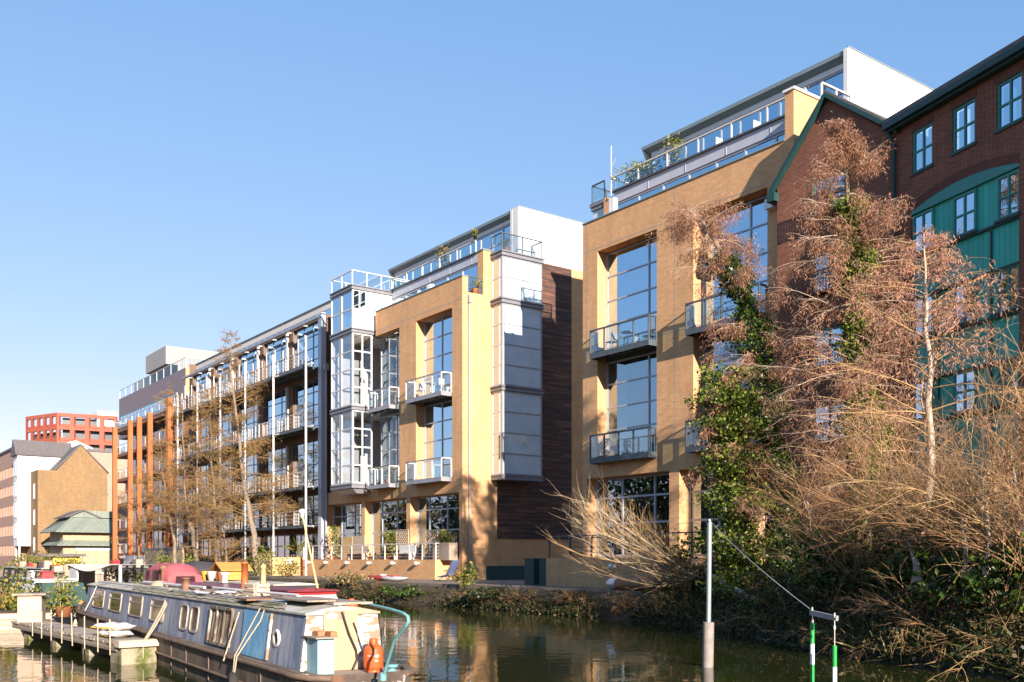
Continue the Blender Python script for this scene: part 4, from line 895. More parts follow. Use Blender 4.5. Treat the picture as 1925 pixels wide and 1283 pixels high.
def cabin_window(a0, a1, z0, z1, r=.06, top=True, glassm='glass_d', fm='window_trim', nm='window'):
    def rr_(o, e):   # rounded rectangle, e = grow
        pts = []; rad = max(.01, r + e)
        for cx_, cz_, s in ((a1 + e - rad, z1 + e - rad, 0), (a0 - e + rad, z1 + e - rad, 90), (a0 - e + rad, z0 - e + rad, 180), (a1 + e - rad, z0 - e + rad, 270)):
            for k in range(5): an = R(s + k * 22.5); pts.append((cx_ + rad * math.cos(an), o, cz_ + rad * math.sin(an)))
        return [(x, tilt(z) + y, z) for x, y, z in pts]
    o1, i1, bk = rr_(-.03, .024), rr_(-.03, 0), rr_(-.002, .024); n = len(o1)
    m = MB(); m.add(o1 + i1, [(i, (i + 1) % n, n + (i + 1) % n, n + i) for i in range(n)]); m.add(o1 + bk, [(i, (i + 1) % n, n + (i + 1) % n, n + i) for i in range(n)]); ii = rr_(-.004, 0); m.add(i1 + ii, [(i, (i + 1) % n, n + (i + 1) % n, n + i) for i in range(n)])
    if top: zz_ = z1 - (z1 - z0) * .3; m.box(a0, a1, tilt(zz_) - .028, tilt(zz_) - .005, zz_ - .012, zz_ + .012)
    f = m.build(nm, M[fm], NB); g = MB(); g.poly(rr_(-.006, 0)); g.build('pane', M['cab_glass'], f)
    if top:
        c = MB(); yy_ = tilt(z1) - .009
        for a in (a0 + .07, a1 - .2): c.add([(a, tilt(z1 - .05) - .0075, z1 - .04), (a + .11, tilt(z1 - .05) - .0075, z1 - .04), (a + .11, tilt(z1 - .15) - .0075, z1 - .17), (a, tilt(z1 - .15) - .0075, z1 - .17)], [(0, 1, 2, 3)])
        c.build('curtain', M['curtain'], f)
def cabg():
    m, nt, b = newmat('grimy_boat_window'); n = noise(nt, 5, 5, coords(nt, 2, 2, .6)); nt.links.new(ramp(nt, n, [(.35, (.012, .013, .012)), (.65, (.06, .06, .05)), (.8, (.16, .15, .12))]), b.inputs['Base Color'])
    b.inputs['Roughness'].default_value = .12; b.inputs['Specular IOR Level'].default_value = .6; return m
M['cab_glass'] = cabg()
for p0, p1, t0, t1 in ((173, 192, 1107, 1154), (203, 224, 1112, 1156), (240, 263, 1117, 1163), (280, 304, 1126, 1174)):
    cabin_window(bx(p0), bx(p1), .82, 1.27)
for p0, p1 in ((336, 348), (355, 368)): cabin_window(bx(p0), bx(p1), .78, 1.24, .1, False)
a0, a1 = bx(393), bx(433)
mb = MB(); mb.add([(a0, tilt(.7) - .03, .7), (a1, tilt(.7) - .03, .7), (a1, tilt(1.3) - .03, 1.3), (a0, tilt(1.3) - .03, 1.3)], [(0, 1, 2, 3)])
for a in (a0, (a0 * 2 + a1) / 3, (a0 + 2 * a1) / 3, a1): mb.bar((a, tilt(.68) - .045, .68), (a, tilt(1.31) - .045, 1.31), .05, .04)
mb.bar((a0, tilt(.68) - .05, .68), (a1, tilt(.68) - .05, .68), .05); mb.bar((a0, tilt(1.31) - .05, 1.31), (a1, tilt(1.31) - .05, 1.31), .05); mb.build('side_hatch', M['hatch'], NB)
a0, a1 = bx(452), bx(502)
mb = MB(); mb.prism([(a0, tilt(.63) - .03, .66), (a0 + .1, tilt(.6) - .03, .61), (a1, tilt(.61) - .03, .61), (a1, tilt(1.33) - .03, 1.33), (a0 + .03, tilt(1.34) - .03, 1.34), (a0 + .04, tilt(.9) - .03, .9)], (0, .025, 0)); d_ = mb.build('blue_door', M['door_blue'], NB)
mb = MB(); mb.bar((a1 + .03, tilt(.62) - .03, .62), (a1 + .03, tilt(1.34) - .03, 1.34), .05, .04); mb.build('door_post', M['peel_white'], d_)
pc = bx(516); mb = MB(); zc = .98; n = 20
ring = lambda r_, o: [(pc + r_ * math.cos(2 * math.pi * k / n), tilt(zc) - o, zc + r_ * math.sin(2 * math.pi * k / n)) for k in range(n)]
r1, r2, r3 = ring(.14, .0), ring(.13, .04), ring(.09, .035)
mb.add(r1 + r2 + r3, [(i, (i + 1) % n, n + (i + 1) % n, n + i) for i in range(n)] + [(n + i, n + (i + 1) % n, 2 * n + (i + 1) % n, 2 * n + i) for i in range(n)]); f = mb.build('porthole', M['steel_l'], NB)
mb = MB(); mb.poly(ring(.092, .012)); mb.build('pane', M['cab_glass'], f)
# roof furniture
mb = MB(); x_, y_ = bx(350, .6), .6; mb.lathe((x_, y_, RZ + .08), [(.17, 0), (.17, .03), (.085, .05), (.08, .28), (.095, .28), (.095, .31), (.06, .31)], 16); mb.build('chimney', M['copper_d'], NB)
mb = MB(); x_, y_ = bx(460, 1.15), 1.15; mb.lathe((x_, y_, RZ + .08), [(.13, 0), (.13, .03), (.075, .06), (.065, .62), (.08, .62), (.08, .66), (.05, .66)], 16); mb.build('chimney', M['copper'], NB)
mb = MB(); mb.tube([(bx(270, .65), .65, RZ + .2), (bx(385, .65), .65, RZ + .2)], .03, 8); mb.tube([(bx(400, .9), .9, RZ + .19), (bx(560, .9), .9, RZ + .19)], .025, 8); mb.build('boat_pole', M['white_plastic'], NB)
rnd = random.Random(5)
mb = MB()
for i in range(26):
    x_, y_ = rnd.uniform(-9, -.4), rnd.uniform(.25, 1.2); z_ = RZ + .1 + .02 * (1 - abs(y_ - .78)); a = rnd.uniform(-.5, .5); L = rnd.uniform(.08, .35)
    mb.bar((x_, y_, z_ + .015), (x_ + L * math.cos(a), y_ + L * math.sin(a), z_ + .015 + rnd.uniform(0, .03)), rnd.uniform(.03, .1), .02)
tag(mb.build('roof_debris', M['timber'], rf), kind='stuff')
mb = MB(); mb.box(-2.9, -.25, .62, 1.25, RZ + .125, RZ + .16); mb.box(-2.2, -.5, .3, .75, RZ + .165, RZ + .19); mb.build('loose_board', M['timber'], NB)
mb = MB(); mb.add([(bx(p, .09), .09 + .02 * math.sin(p), RZ + .045 + .008 * (1 + math.sin(p * 1.7))) for p in range(250, 545, 9)] + [(bx(p, .45), .45, RZ + .115) for p in range(250, 545, 9)], [(i, i + 1, 34 + i, 33 + i) for i in range(32)]); mb.build('torn_roof_sheet', M['moss_wood'], rf)
mb = MB(); p0 = (.8, .75, .57); pts = [(bx(720, .65), .65, .6), (bx(742, .65), .65, bz(1203, 742, .65)), (bx(762, .65), .65, bz(1179, 762, .65)), (bx(768, .65), .65, bz(1168, 768, .65)), (bx(767, .65), .65, bz(1160, 767, .65)), (bx(758, .65), .65, bz(1153, 758, .65)), (bx(735, .65), .65, bz(1146, 735, .65)), (bx(698, .65), .65, bz(1137, 698, .65))]
mb.tube(pts, [.021, .021, .021, .022, .022, .021, .02, .018], 10); mb.tube([(pts[0][0], .65, .56), (pts[0][0], .65, .66)], .05, 10); mb.build('tiller', M['teal_pipe'], NB)
mb = MB(); mb.lathe((.85, 1.05, .56), [(.08, 0), (.08, .05), (.05, .06), (.05, .1), (.09, .1), (.09, .14), (.001, .14)], 14); mb.build('bollard', M['teal_pipe'], NB)
def torus(mb, c, R_, r_, axis, n=22, m=10):
    c = Vector(c); ax = Vector(axis).normalized(); u = ax.cross(Vector((0, 0, 1))).normalized(); v = ax.cross(u); vs = []
    for i in range(n):
        a = 2 * math.pi * i / n; d = u * math.cos(a) + v * math.sin(a)
        for k in range(m): b = 2 * math.pi * k / m; vs.append(c + d * (R_ + r_ * math.cos(b)) + ax * r_ * 1.25 * math.sin(b))
    mb.add(vs, [(i * m + k, i * m + (k + 1) % m, ((i + 1) % n) * m + (k + 1) % m, ((i + 1) % n) * m + k) for i in range(n) for k in range(m)], True)
def bw(x, y, z): return (BP[0] + BD[0] * x + BN[0] * y, BP[1] + BD[1] * x + BN[1] * y, z)
x_ = bx(437, -.4); F_ = thing('tyre_fender', 'old grey tyre hanging on ropes against the narrowboat hull', 'tyre', bw(x_, -.39, .2), YAW)
mb = MB(); torus(mb, (0, 0, 0), .15, .06, (.25, 1, 0)); mb.build('tyre', M['rubber'], F_)
mb = MB(); mb.tube([(.02, 0, .1), (.0, .06, .45), (.05, .42, 1.0), (.12, .47, 1.2)], .014, 6); mb.tube([(-.02, 0, .1), (-.12, .06, .45), (-.02, .44, 1.2)], .012, 6); mb.build('rope', M['rope'], F_)
# things on its deck and roof
y0_, y1_ = byl(597, .46), byl(628, .46)
K = thing('deck_box', 'pale cyan plywood box with two bricks on its lid, on the narrowboat deck', 'box', bw(.24, (y0_ + y1_) / 2, .57), YAW)
hw = abs(y1_ - y0_) / 2; mb = MB(); mb.taper(-.2, .22, -hw, hw, 0, .50, .0); mb.build('body', M['cyan_box'], K)
mb = MB(); mb.box(-.26, .29, -hw - .05, hw + .06, .505, .525); mb.build('lid', M['timber_h'], K)
mb = MB(); mb.box(-.16, .04, -.05, .05, .527, .59); mb.build('brick', M['terracotta'], K); mb = MB(); mb.box(-.02, .2, .08, .18, .527, .59); mb.build('brick', M['terracotta'], K)
def gas_bottle(loc, label, s=1., mk=True):
    G_ = thing('gas_bottle', label, 'gas bottle', loc, local=True)
    m = MB(); m.lathe((0, 0, 0), [(.001, .03), (.13, .03), (.15, .07), (.155, .1), (.155, .36), (.148, .42), (.12, .47), (.07, .5), (.001, .5)], 24); m.build('cylinder', M['orange'], G_)
    m = MB(); m.lathe((0, 0, 0), [(.13, 0), (.135, .06), (.125, .06), (.12, 0)], 20); m.build('foot_ring', M['orange'], G_)
    m = MB(); m.lathe((0, 0, .49), [(.065, 0), (.065, .1), (.06, .12), (.045, .12), (.045, .0)], 16); m.tube([(0, 0, .5), (0, 0, .57)], .02, 8); m.build('collar', M['orange'], G_)
    if mk:
        m = MB(); ang = math.atan2(-loc[1], -loc[0])      # printing on the side towards the water
        def P(u, z): a_ = ang + u / .157; return (.1575 * math.cos(a_), .1575 * math.sin(a_), z)
        def st(u0, z0, u1, z1, w_=.006):
            d = Vector((u1 - u0, z1 - z0)).normalized(); nx, nz = -d.y * w_ / 2, d.x * w_ / 2
            m.poly([P(u0 + nx, z0 + nz), P(u1 + nx, z1 + nz), P(u1 - nx, z1 - nz), P(u0 - nx, z0 - nz)])
        c = (.06, .3); q = [(c[0] - .035, c[1]), (c[0], c[1] + .035), (c[0] + .035, c[1]), (c[0], c[1] - .035)]
        for i in range(4): st(*q[i], *q[(i + 1) % 4], .007)
        st(c[0] - .015, c[1] + .008, c[0], c[1] - .012, .008); st(c[0], c[1] - .012, c[0] + .018, c[1] + .012, .008)
        GL = {'p': [(0, 0, 0, 1), (0, 1, .6, 1), (.6, 1, .6, .5), (.6, .5, 0, .5)], 'r': [(0, 0, 0, 1), (0, 1, .6, 1), (.6, 1, .6, .5), (.6, .5, 0, .5), (.25, .5, .6, 0)], 'o': [(0, 0, 0, 1), (0, 1, .6, 1), (.6, 1, .6, 0), (.6, 0, 0, 0)], 'a': [(0, 0, 0, 1), (0, 1, .6, 1), (.6, 1, .6, 0), (0, .5, .6, .5)], 'n': [(0, 0, 0, 1), (0, 1, .6, 0), (.6, 0, .6, 1)], 'e': [(0, 0, 0, 1), (0, 1, .6, 1), (0, .5, .5, .5), (0, 0, .6, 0)]}
        for i, chh in enumerate('propane'):
            for a0, b0, a1, b1 in GL[chh]: st(-.1 + i * .017 + a0 * .018, .29 + b0 * .022, -.1 + i * .017 + a1 * .018, .29 + b1 * .022, .003)
        for u in (.03, .05, .07): st(u, .2, u, .235, .006); st(u, .2, u + .012, .2, .005)
        m.build('printing', M['white_plastic'], G_)
    G_.scale = (.92 * s, .92 * s, .78 * s)
    return G_
gas_bottle(bw(.42, byl(702, .42), .565), 'orange gas bottle with white printing standing at the white end of the blue narrowboat')
for k, px in enumerate((285, 322, 350, 392, 440, 490, 545)):      # welded plate seams of the hull
    x_ = bx(px, -.22); mb = MB(); mb.box(x_ - .012, x_ + .012, -.232, -.214, .05, .54); mb.build('hull_seam', M['marble_trim'], NB)
for y_ in (TI + .12, CW - TI - .12):
    mb = MB(); mb.tube([(XF + 1, y_, RZ + .12), (-1.2, y_, RZ + .12)], .014, 6)
    for x_ in np.arange(XF + 1, -1, 1.5): mb.tube([(x_, y_, RZ + .05), (x_, y_, RZ + .12)], .01, 5)
    mb.build('roof_grab_rail', M['steel'], NB)
# clutter lying on the cabin roof
rnd = random.Random(14)
def roofz(y): return RZ + .1 + .02 * (1 - abs(y - CW / 2))
def on_roof(name, build, mat, label, cat, px, y):
    x_ = bx(px, y); loc = bw(x_, y, roofz(y)); m = MB(); build(m); o = m.build(name, M[mat]); o.location = loc; o.rotation_euler = (0, 0, YAW + rnd.uniform(-.3, .3)); return tag(o, label, cat)
def coil(m):
    for k in range(4): torus(m, (0, 0, .03 + .025 * k), .2 - .015 * k, .014, (.05 * k, .02, 1), 20, 6)
on_roof('rope_coil', coil, 'rope', 'coil of rope on the near narrowboat roof beyond the short chimney', 'rope', 300, .6)
def planks(m):
    for k in range(4): m.box(-1.1 + .1 * k, 1.0 + .07 * k, -.2 + .1 * k, -.11 + .1 * k, .0, .03 + .012 * k)
on_roof('plank_stack', planks, 'timber', 'loose grey planks along the near narrowboat roof behind the copper chimney', 'planks', 430, .95)
def crate_(m):
    for z in (0, .08, .16): m.box(-.25, .25, -.16, -.14, z, z + .06); m.box(-.25, .25, .14, .16, z, z + .06); m.box(-.25, -.23, -.139, .139, z, z + .06); m.box(.23, .25, -.139, .139, z, z + .06)
    for a in (-.25, .21): m.box(a, a + .04, -.138, -.1, 0, .24); m.box(a, a + .04, .1, .138, 0, .24)
    m.box(-.22, .22, -.138, .138, .0, .02)
on_roof('slatted_crate', crate_, 'timber_l', 'small pale slatted crate on the narrowboat roof near the tall copper chimney', 'crate', 482, .9)
def sheet_(m): m.add([(x, y, .02 + .03 * math.sin(7 * x + 5 * y) + .02 * math.sin(17 * x - 9 * y)) for x in np.linspace(-.5, .5, 9) for y in np.linspace(-.3, .3, 7)], [(i * 7 + j, i * 7 + j + 1, (i + 1) * 7 + j + 1, (i + 1) * 7 + j) for i in range(8) for j in range(6)], True)
on_roof('crumpled_sheet', sheet_, 'white_plastic', 'crumpled white plastic sheet on the far half of the narrowboat roof', 'sheet', 408, .55)
on_roof('rusty_plate', lambda m: m.prism([(-.4, -.25, 0), (.45, -.2, 0), (.38, .22, 0), (-.3, .3, 0)], (0, 0, .03)), 'copper_d', 'rust-brown metal plate on the roof above the blue door', 'plate', 478, .3)
# mooring ropes
def rope(name, pts, r, label, cat='rope', mat='rope'):
    m = MB(); m.tube(pts, r, 6); return tag(m.build(name, M[mat], None, pts[0]), label, cat)
def sag(a, b, s, n=10): a, b = Vector(a), Vector(b); return [tuple(a.lerp(b, i / n) - Vector((0, 0, s * 4 * (i / n) * (1 - i / n)))) for i in range(n + 1)]
e_ = (*at(273, 20.6), .52)
m = MB(); m.tube(sag(bw(bx(318, .2), .2, RZ + .05), e_, .05), .02, 6); m.tube(sag(bw(bx(322, .2), .2, RZ + .05), (e_[0] + .05, e_[1], .5), .08), .02, 6); m.tube([e_, (e_[0] + .02, e_[1] - .05, .3), (e_[0] + .05, e_[1] - .05, .12), (e_[0] - .05, e_[1] - .08, .1)], .018, 6)
tag(m.build('mooring_rope', M['rope'], None, e_), 'thick doubled rope from the narrowboat roof down to the end of the jetty', 'rope')
rope('mooring_line', sag(bw(bx(178), .05, RZ), bw(bx(160, -.3), -.3, .7), .02), .01, 'thin pale line hanging at the far end of the narrowboat cabin', mat='white_plastic')
m = MB(); m.tube(sag(bw(bx(452), -.02, 1.3), bw(bx(420, -.3), -.3, .5), .0), .014, 6); tag(m.build('slack_line', M['rope'], None, bw(bx(430), -.1, .6)), 'dark slack rope on the hull left of the blue door', 'rope')

# ================================================================ JETTY AND PONTOON
J0, J1 = at(52, 27.8), at(255, 20.7)
J = thing('jetty', 'narrow timber finger jetty with thin white poles beside the narrowboat', 'jetty', (J0[0], J0[1], 0), math.atan2(J1[1] - J0[1], J1[0] - J0[0]))
JL = math.hypot(J1[0] - J0[0], J1[1] - J0[1]); ja = math.atan2(J1[1] - J0[1], J1[0] - J0[0])
mb = MB(); rnd = random.Random(3)
for i in range(int(JL / .16)):
    mb.box(i * .16, i * .16 + .145, -.42 + rnd.uniform(-.02, .02), .42, .40, .44 + rnd.uniform(0, .008))
mb.box(0, JL, -.40, -.34, .26, .399); mb.box(0, JL, .34, .40, .26, .399); mb.build('deck', M['timber_h'], J)
mb = MB()
for k in range(3): mb = MB(); mb.box(JL * (.1 + .3 * k), JL * (.1 + .3 * k) + .5, -.3, .3, -.3, .255); mb.build('float', M['moss_wood'], J)
def jloc(px, yo):
    ox, oy = J0[0] - math.sin(ja) * yo, J0[1] + math.cos(ja) * yo; rx, ry = ray(px); nx, ny = -math.sin(ja), math.cos(ja)
    t = (ox * nx + oy * ny) / (rx * nx + ry * ny); return (rx * t - J0[0]) * math.cos(ja) + (ry * t - J0[1]) * math.sin(ja)
for px in (62, 79, 97, 117, 137, 160, 185, 208):
    x_ = jloc(px, -.45); mb = MB(); mb.tube([(x_, -.46, .18), (x_ + rnd.uniform(-.02, .02), -.46 + rnd.uniform(-.02, .02), rnd.uniform(.85, .98))], .014, 7); mb.build('pole', M['timber_l'], J)
mb = MB(); mb.box(JL, JL + .32, -.44, .44, .36, .50); mb.build('end_plank', M['timber_l'], J)
mb = MB(); mb.taper(JL - .5, JL + .22, -.36, .36, -.3, .35, 0.); mb.build('end_float', M['moss_float'] if 'moss_float' in M else M['moss_wood'], J)
def jw(x, y, z): return (J0[0] + math.cos(ja) * x - math.sin(ja) * y, J0[1] + math.sin(ja) * x + math.cos(ja) * y, z)
def sack(loc, label, rot, grp):
    S_ = thing('sack', label, 'sack', loc, rot, grp); m = MB()
    n_ = 15; P = lambda u, v, sg: (.5 * u * (1 - .1 * v * v), .3 * v * (1 - .08 * u * u), .085 + sg * .085 * ((1 - abs(u) ** 3) * (1 - abs(v) ** 3)) ** .6 + .012 * math.sin(7 * u + 4 * v + rot * 9))
    G = [(-1 + 2 * i_ / n_, -1 + 2 * j_ / n_) for i_ in range(n_ + 1) for j_ in range(n_ + 1)]; F = [(i_ * (n_ + 1) + j_, i_ * (n_ + 1) + j_ + 1, (i_ + 1) * (n_ + 1) + j_ + 1, (i_ + 1) * (n_ + 1) + j_) for i_ in range(n_) for j_ in range(n_)]
    for sg in (1, -1): m.add([P(u, v, sg) for u, v in G], F, True)
    m.build('bag', M['white_plastic'], S_)
    m = MB(); m.add([(x_ * 1.01, y_ - .012, z_) for x_ in np.linspace(-.44, .44, 12) for y_, z_ in ((-.285 + .02 * abs(x_), .05), (-.30 + .02 * abs(x_), .085))], [(2 * k, 2 * k + 2, 2 * k + 3, 2 * k + 1) for k in range(11)]); m.build('yellow_band', M['yellow'], S_)
xs_ = jloc(212, 0)
sack(jw(xs_, .05, .445), 'white sack with yellow band lying flat on the jetty, lower of two', ja, 'white sacks on the jetty'); sack(jw(xs_ - .05, .05, .6), 'white sack with yellow band, upper of two stacked on the jetty', ja + .3, 'white sacks on the jetty')
# hut on the jetty
H_ = thing('timber_hutch', 'pale boarded hutch with overhanging flat lid at the landward end of the jetty', 'hutch', (*at(60, 27.4), .44), R(-20))
mb = MB(); mb.box(-.32, .36, -.3, .3, 0, .74); mb.build('body', M['timber_l'], H_); mb = MB(); mb.box(-.45, .46, -.42, .42, .742, .79); mb.build('lid', M['timber'], H_)
# planted raft at the left edge
px_, py_ = at(8, 31.); rnd = random.Random(8)
RF = thing('planted_raft', 'low timber raft edged with planks and full of green plants at the left edge', 'raft', (px_, py_, 0), R(-18))
mb = MB()
for k, (z0, z1) in enumerate(((-.3, .12), (.135, .3), (.315, .5))): mb.box(-2.6, .95 - .02 * k, -.8, 2.2, z0, z1)
mb.build('plank_side', M['timber_l'], RF); mb = MB(); mb.box(-2.5, .85, -.7, 2.1, .501, .56); mb.build('soil_bed', M['earth'], RF)
def mound(n, sx, sy, sz, c, rnd=rnd): return [(c[0] + rnd.gauss(0, sx), c[1] + rnd.gauss(0, sy), c[2] + abs(rnd.gauss(0, sz))) for _ in range(n)]
pts = mound(1100, .55, .5, .32, (-.9, .3, .5)) + mound(600, .35, .3, .6, (-1.0, .2, .6)) + [(x, -.82 - abs(rnd.gauss(0, .08)), rnd.uniform(.1, .6)) for x in [rnd.uniform(-2, .3) for _ in range(420)]]
leaves('foliage', pts, .13, M['bush'], RF)
mb = MB()
for i in range(30): twig(mb, (rnd.uniform(-1.9, -.3), rnd.uniform(-.4, 1), .5), (rnd.uniform(-.3, .3), rnd.uniform(-.3, .3), 1), rnd.uniform(.7, 1.5), .012, rnd)
mb.build('stems', M['twig_y'], RF)

# ================================================================ OTHER BOATS
def boat(name, label, x0, x1, ya, yb, gw, hm, cat='narrowboat', bow=2.6):
    r = thing(name, label, cat, ((x0 + x1) / 2, (ya + yb) / 2, 0)); hull_o, rub, s = hull(r, x0, x1, ya, yb, gw, M[hm], bow); rub.build('rubbing_strake', M['black'], r); return r
def cabin_box(r, x0, x1, ya, yb, z0, z1, cm, rm, inset=.08, nwin=0, wm='cab_glass'):
    mb = MB(); mb.prism([(x0, ya, z0), (x0, ya + inset, z1), (x0, yb - inset, z1), (x0, yb, z0)], (x1 - x0, 0, 0)); c = mb.build('cabin', M[cm], r)
    ym = (ya + yb) / 2; mb = MB(); mb.prism([(x0 - .08, ya + inset - .05, z1 + .002), (x0 - .08, ya + inset - .05, z1 + .04), (x0 - .08, ym, z1 + .1), (x0 - .08, yb - inset + .05, z1 + .04), (x0 - .08, yb - inset + .05, z1 + .002)], (x1 - x0 + .16, 0, 0)); mb.build('roof', M[rm], r)
    for i in range(nwin):
        a = x0 + (x1 - x0) * (i + .3) / nwin; zf = lambda z: ya + inset * (z - z0) / (z1 - z0)
        m = MB(); m.prism([(a, zf(z0 + .25) - .02, z0 + .25), (a + .9, zf(z0 + .25) - .02, z0 + .25), (a + .9, zf(z1 - .12) - .02, z1 - .12), (a, zf(z1 - .12) - .02, z1 - .12)], (0, .018, 0)); f = m.build('window', M['marble_trim'], r)
        m = MB(); m.poly([(a + .05, zf(z0 + .3) - .024, z0 + .3), (a + .85, zf(z0 + .3) - .024, z0 + .3), (a + .85, zf(z1 - .17) - .024, z1 - .17), (a + .05, zf(z1 - .17) - .024, z1 - .17)]); m.build('pane', M[wm], f)
    return c
B2B = boat('narrowboat', 'maroon narrowboat moored behind the blue one, with a domed canvas hood', -34.7, -20.6, 9.5, 11.2, .7, 'hull', bow=.8)
cabin_box(B2B, -31.5, -24.6, 9.65, 11.05, .66, 1.36, 'maroon', 'maroon', .1, 4)
cabin_box(B2B, -24.5, -22.3, 9.62, 11.08, .66, 1.38, 'red_paint', 'maroon', .1, 2)
mb = MB(); mb.box(-22.2, -20.9, 9.8, 10.9, .64, .69); mb.build('fore_deck', M['timber_h'], B2B)
def hood(r, x0, x1, ya, yb, z0, z1, m_, nm='canvas_hood', win=True):
    sec = []
    for i in range(9):
        f = i / 8; x = x0 + (x1 - x0) * f; k = 1 - (2 * f - 1) ** 6 * .22; h = z0 + (z1 - z0) * k; ins = .18
        sec.append([(x, ya, z0), (x, ya + ins * .6, z0 + (h - z0) * .55), (x, ya + ins, z0 + (h - z0) * .88), (x, ya + .4, h - .03), (x, (ya + yb) / 2, h), (x, yb - .4, h - .03), (x, yb - ins, z0 + (h - z0) * .88), (x, yb - ins * .6, z0 + (h - z0) * .55), (x, yb, z0)])
    mb = MB(); hull_rows(sec, mb); mb.poly(sec[0]); mb.poly(sec[-1]); mb.sm = [True] * len(mb.sm); o = mb.build(nm, M[m_], r)
    if win:
        for i0, i1 in ((1, 3), (3, 6), (6, 7)):
            w_ = MB(); a, b = sec[i0], sec[i1]; e = .1
            w_.poly([(a[1][0] + e, a[1][1] - .045, a[1][2] - .25), (b[1][0] - e, b[1][1] - .045, b[1][2] - .25), (b[2][0] - e, b[2][1] - .05, b[2][2] - .05), (a[2][0] + e, a[2][1] - .05, a[2][2] - .05)]); w_.build('hood_window', M['mesh_win'], o)
        e = sec[-1]; w_ = MB(); w_.poly([(x1 + .012, ya + .3, z0 + .05), (x1 + .012, yb - .3, z0 + .05), (x1 + .012, yb - .4, z0 + (z1 - z0) * .68), (x1 + .012, ya + .4, z0 + (z1 - z0) * .68)]); w_.build('hood_window', M['mesh_win'], o)
    return o
hood(B2B, -34.4, -31.7, 9.6, 11.0, .75, 2.04, 'maroon_cloth')
mb = MB(); mb.lathe((OX(307, 9.75), 9.75, 1.2), [(.09, 0), (.075, .1), (.075, .62), (.12, .66), (.12, .74), (.001, .78)], 14); mb.build('chimney', M['copper_d'], B2B)
mb = MB(); x_ = OX(495, 10.1); mb.lathe((x_, 10.1, 1.45), [(.1, 0), (.07, .06), (.065, .5), (.09, .52), (.05, .58), (.001, .62)], 14); mb.build('chimney', M['bamboo'], B2B)
mb = MB(); mb.lathe((OX(423, 10.3), 10.3, 1.48), [(.09, 0), (.09, .22), (.13, .24), (.13, .3), (.001, .32)], 14); mb.build('mushroom_vent', M['white_plastic'], B2B)
mb = MB(); mb.prism([(-22.25, 9.75, 1.3), (-21.65, 9.8, .72), (-22.25, 9.75, .72)], (0, 1.2, 0)); mb.build('deck_cover', M['white_plastic'], B2B)
gas_bottle((-21.2, 10.85, .69), 'orange gas bottle on the front deck of the maroon narrowboat', 1.15, False)
mb = MB(); x_ = OX(597, 10.4); p1 = (OX(575, 10.4), 10.3, HZ(966, 575, Y=10.4)); P_ = thing('bamboo_pole', 'leaning bamboo pole with a white pot on its tip on the maroon boat roof', 'pole', (x_, 10.4, 1.47))
mb.tube([(x_, 10.4, 1.47), tuple(Vector((x_, 10.4, 1.47)).lerp(Vector(p1), .5)), p1], [.03, .026, .02], 8); mb.build('shaft', M['bamboo'], P_); mb = MB(); mb.ball((p1[0], p1[1], p1[2] + .05), .085, 12, .8); mb.lathe(p1, [(.04, -.1), (.05, .0)], 10); mb.build('cap', M['white_plastic'], P_)
# boat behind with black hood and orange wooden cabin
B3B = boat('narrowboat', 'dark narrowboat with a black canvas hood, third out behind the maroon one', -48, -29, 12.5, 14.6, .7, 'hull')
cabin_box(B3B, -38.5, -30.5, 12.7, 14.4, .66, 1.3, 'black_cloth', 'roof_boat', .1, 4); hood(B3B, -40.6, -38.7, 12.7, 14.2, .75, 2.08, 'black_cloth', win=False)
x_ = OX(402, 12.6); D_ = thing('roof_hutch', 'orange stained wooden hutch with pitched roof on the dark boat', 'hutch', (x_, 13.3, 1.41))
mb = MB(); mb.prism([(x_ - .5, 12.8, 1.41), (x_ + .5, 12.8, 1.41), (x_ + .5, 12.8, 1.8), (x_, 12.8, 2.0), (x_ - .5, 12.8, 1.8)], (0, .9, 0)); mb.build('wall', M['orange_wood'], D_)
mb = MB()
for s_ in (-1, 1): mb.prism([(x_ + s_ * .62, 12.65, 1.74), (x_, 12.65, 2.02), (x_, 12.65, 2.06), (x_ + s_ * .62, 12.65, 1.78)], (0, 1.2, 0))
mb.build('roof', M['orange_wood'], D_)
for i, (px, c_, lab) in enumerate(((387, 'yellow', 'yellow tub on the boat roof in front of the orange hutch'), (398, 'white_plastic', 'white bucket beside the yellow tub on the boat roof'), (417, 'terracotta', 'clay pot on the boat roof right of the white bucket'))):
    m = MB(); X_ = OX(px, 11.2); m.lathe((X_, 11.2, 1.46), [(.001, 0), (.12, 0), (.16, .3), (.17, .31), (.13, .28), (.001, .25)], 14); tag(m.build('bucket' if i < 2 else 'plant_pot', M[c_], None, (X_, 11.2, 1.46)), lab, 'bucket' if i < 2 else 'pot')
# awning boat beyond the bow
AB = boat('garden_barge', 'barge with white posts and a sagging cream awning over its garden', -43.4, -34.8, 9.0, 10.7, .7, 'hull', 'barge', .8)
mb = MB(); mb.box(-42.9, -35.1, 9.12, 10.58, .66, .72); mb.build('deck', M['timber_h'], AB)
for x_, y_ in ((-42.4, 9.2), (-40.6, 10.5), (-39.2, 10.5), (-38.2, 10.5), (-37.2, 10.5), (-36.2, 10.5), (-35.2, 9.2), (-35.2, 10.5), (-42.4, 10.5)):
    m = MB(); m.box(x_ - .045, x_ + .045, y_ - .045, y_ + .045, .72, 1.95); m.build('post', M['white_plastic'], AB)
m = MB(); n = 10; vs = []
for i in range(n + 1):
    for j in range(5): u, v = i / n, j / 4; vs.append((-42.6 + 7.5 * u, 9.08 + 1.5 * v, 1.97 - (.26 * math.sin(math.pi * min(1, u * 1.15)) * (1 - v) ** 1.5 if u < .87 else 0)))
m.add(vs, [(i * 5 + j, i * 5 + j + 1, (i + 1) * 5 + j + 1, (i + 1) * 5 + j) for i in range(n) for j in range(4)], True); m.build('awning', M['cream_cloth'], AB)
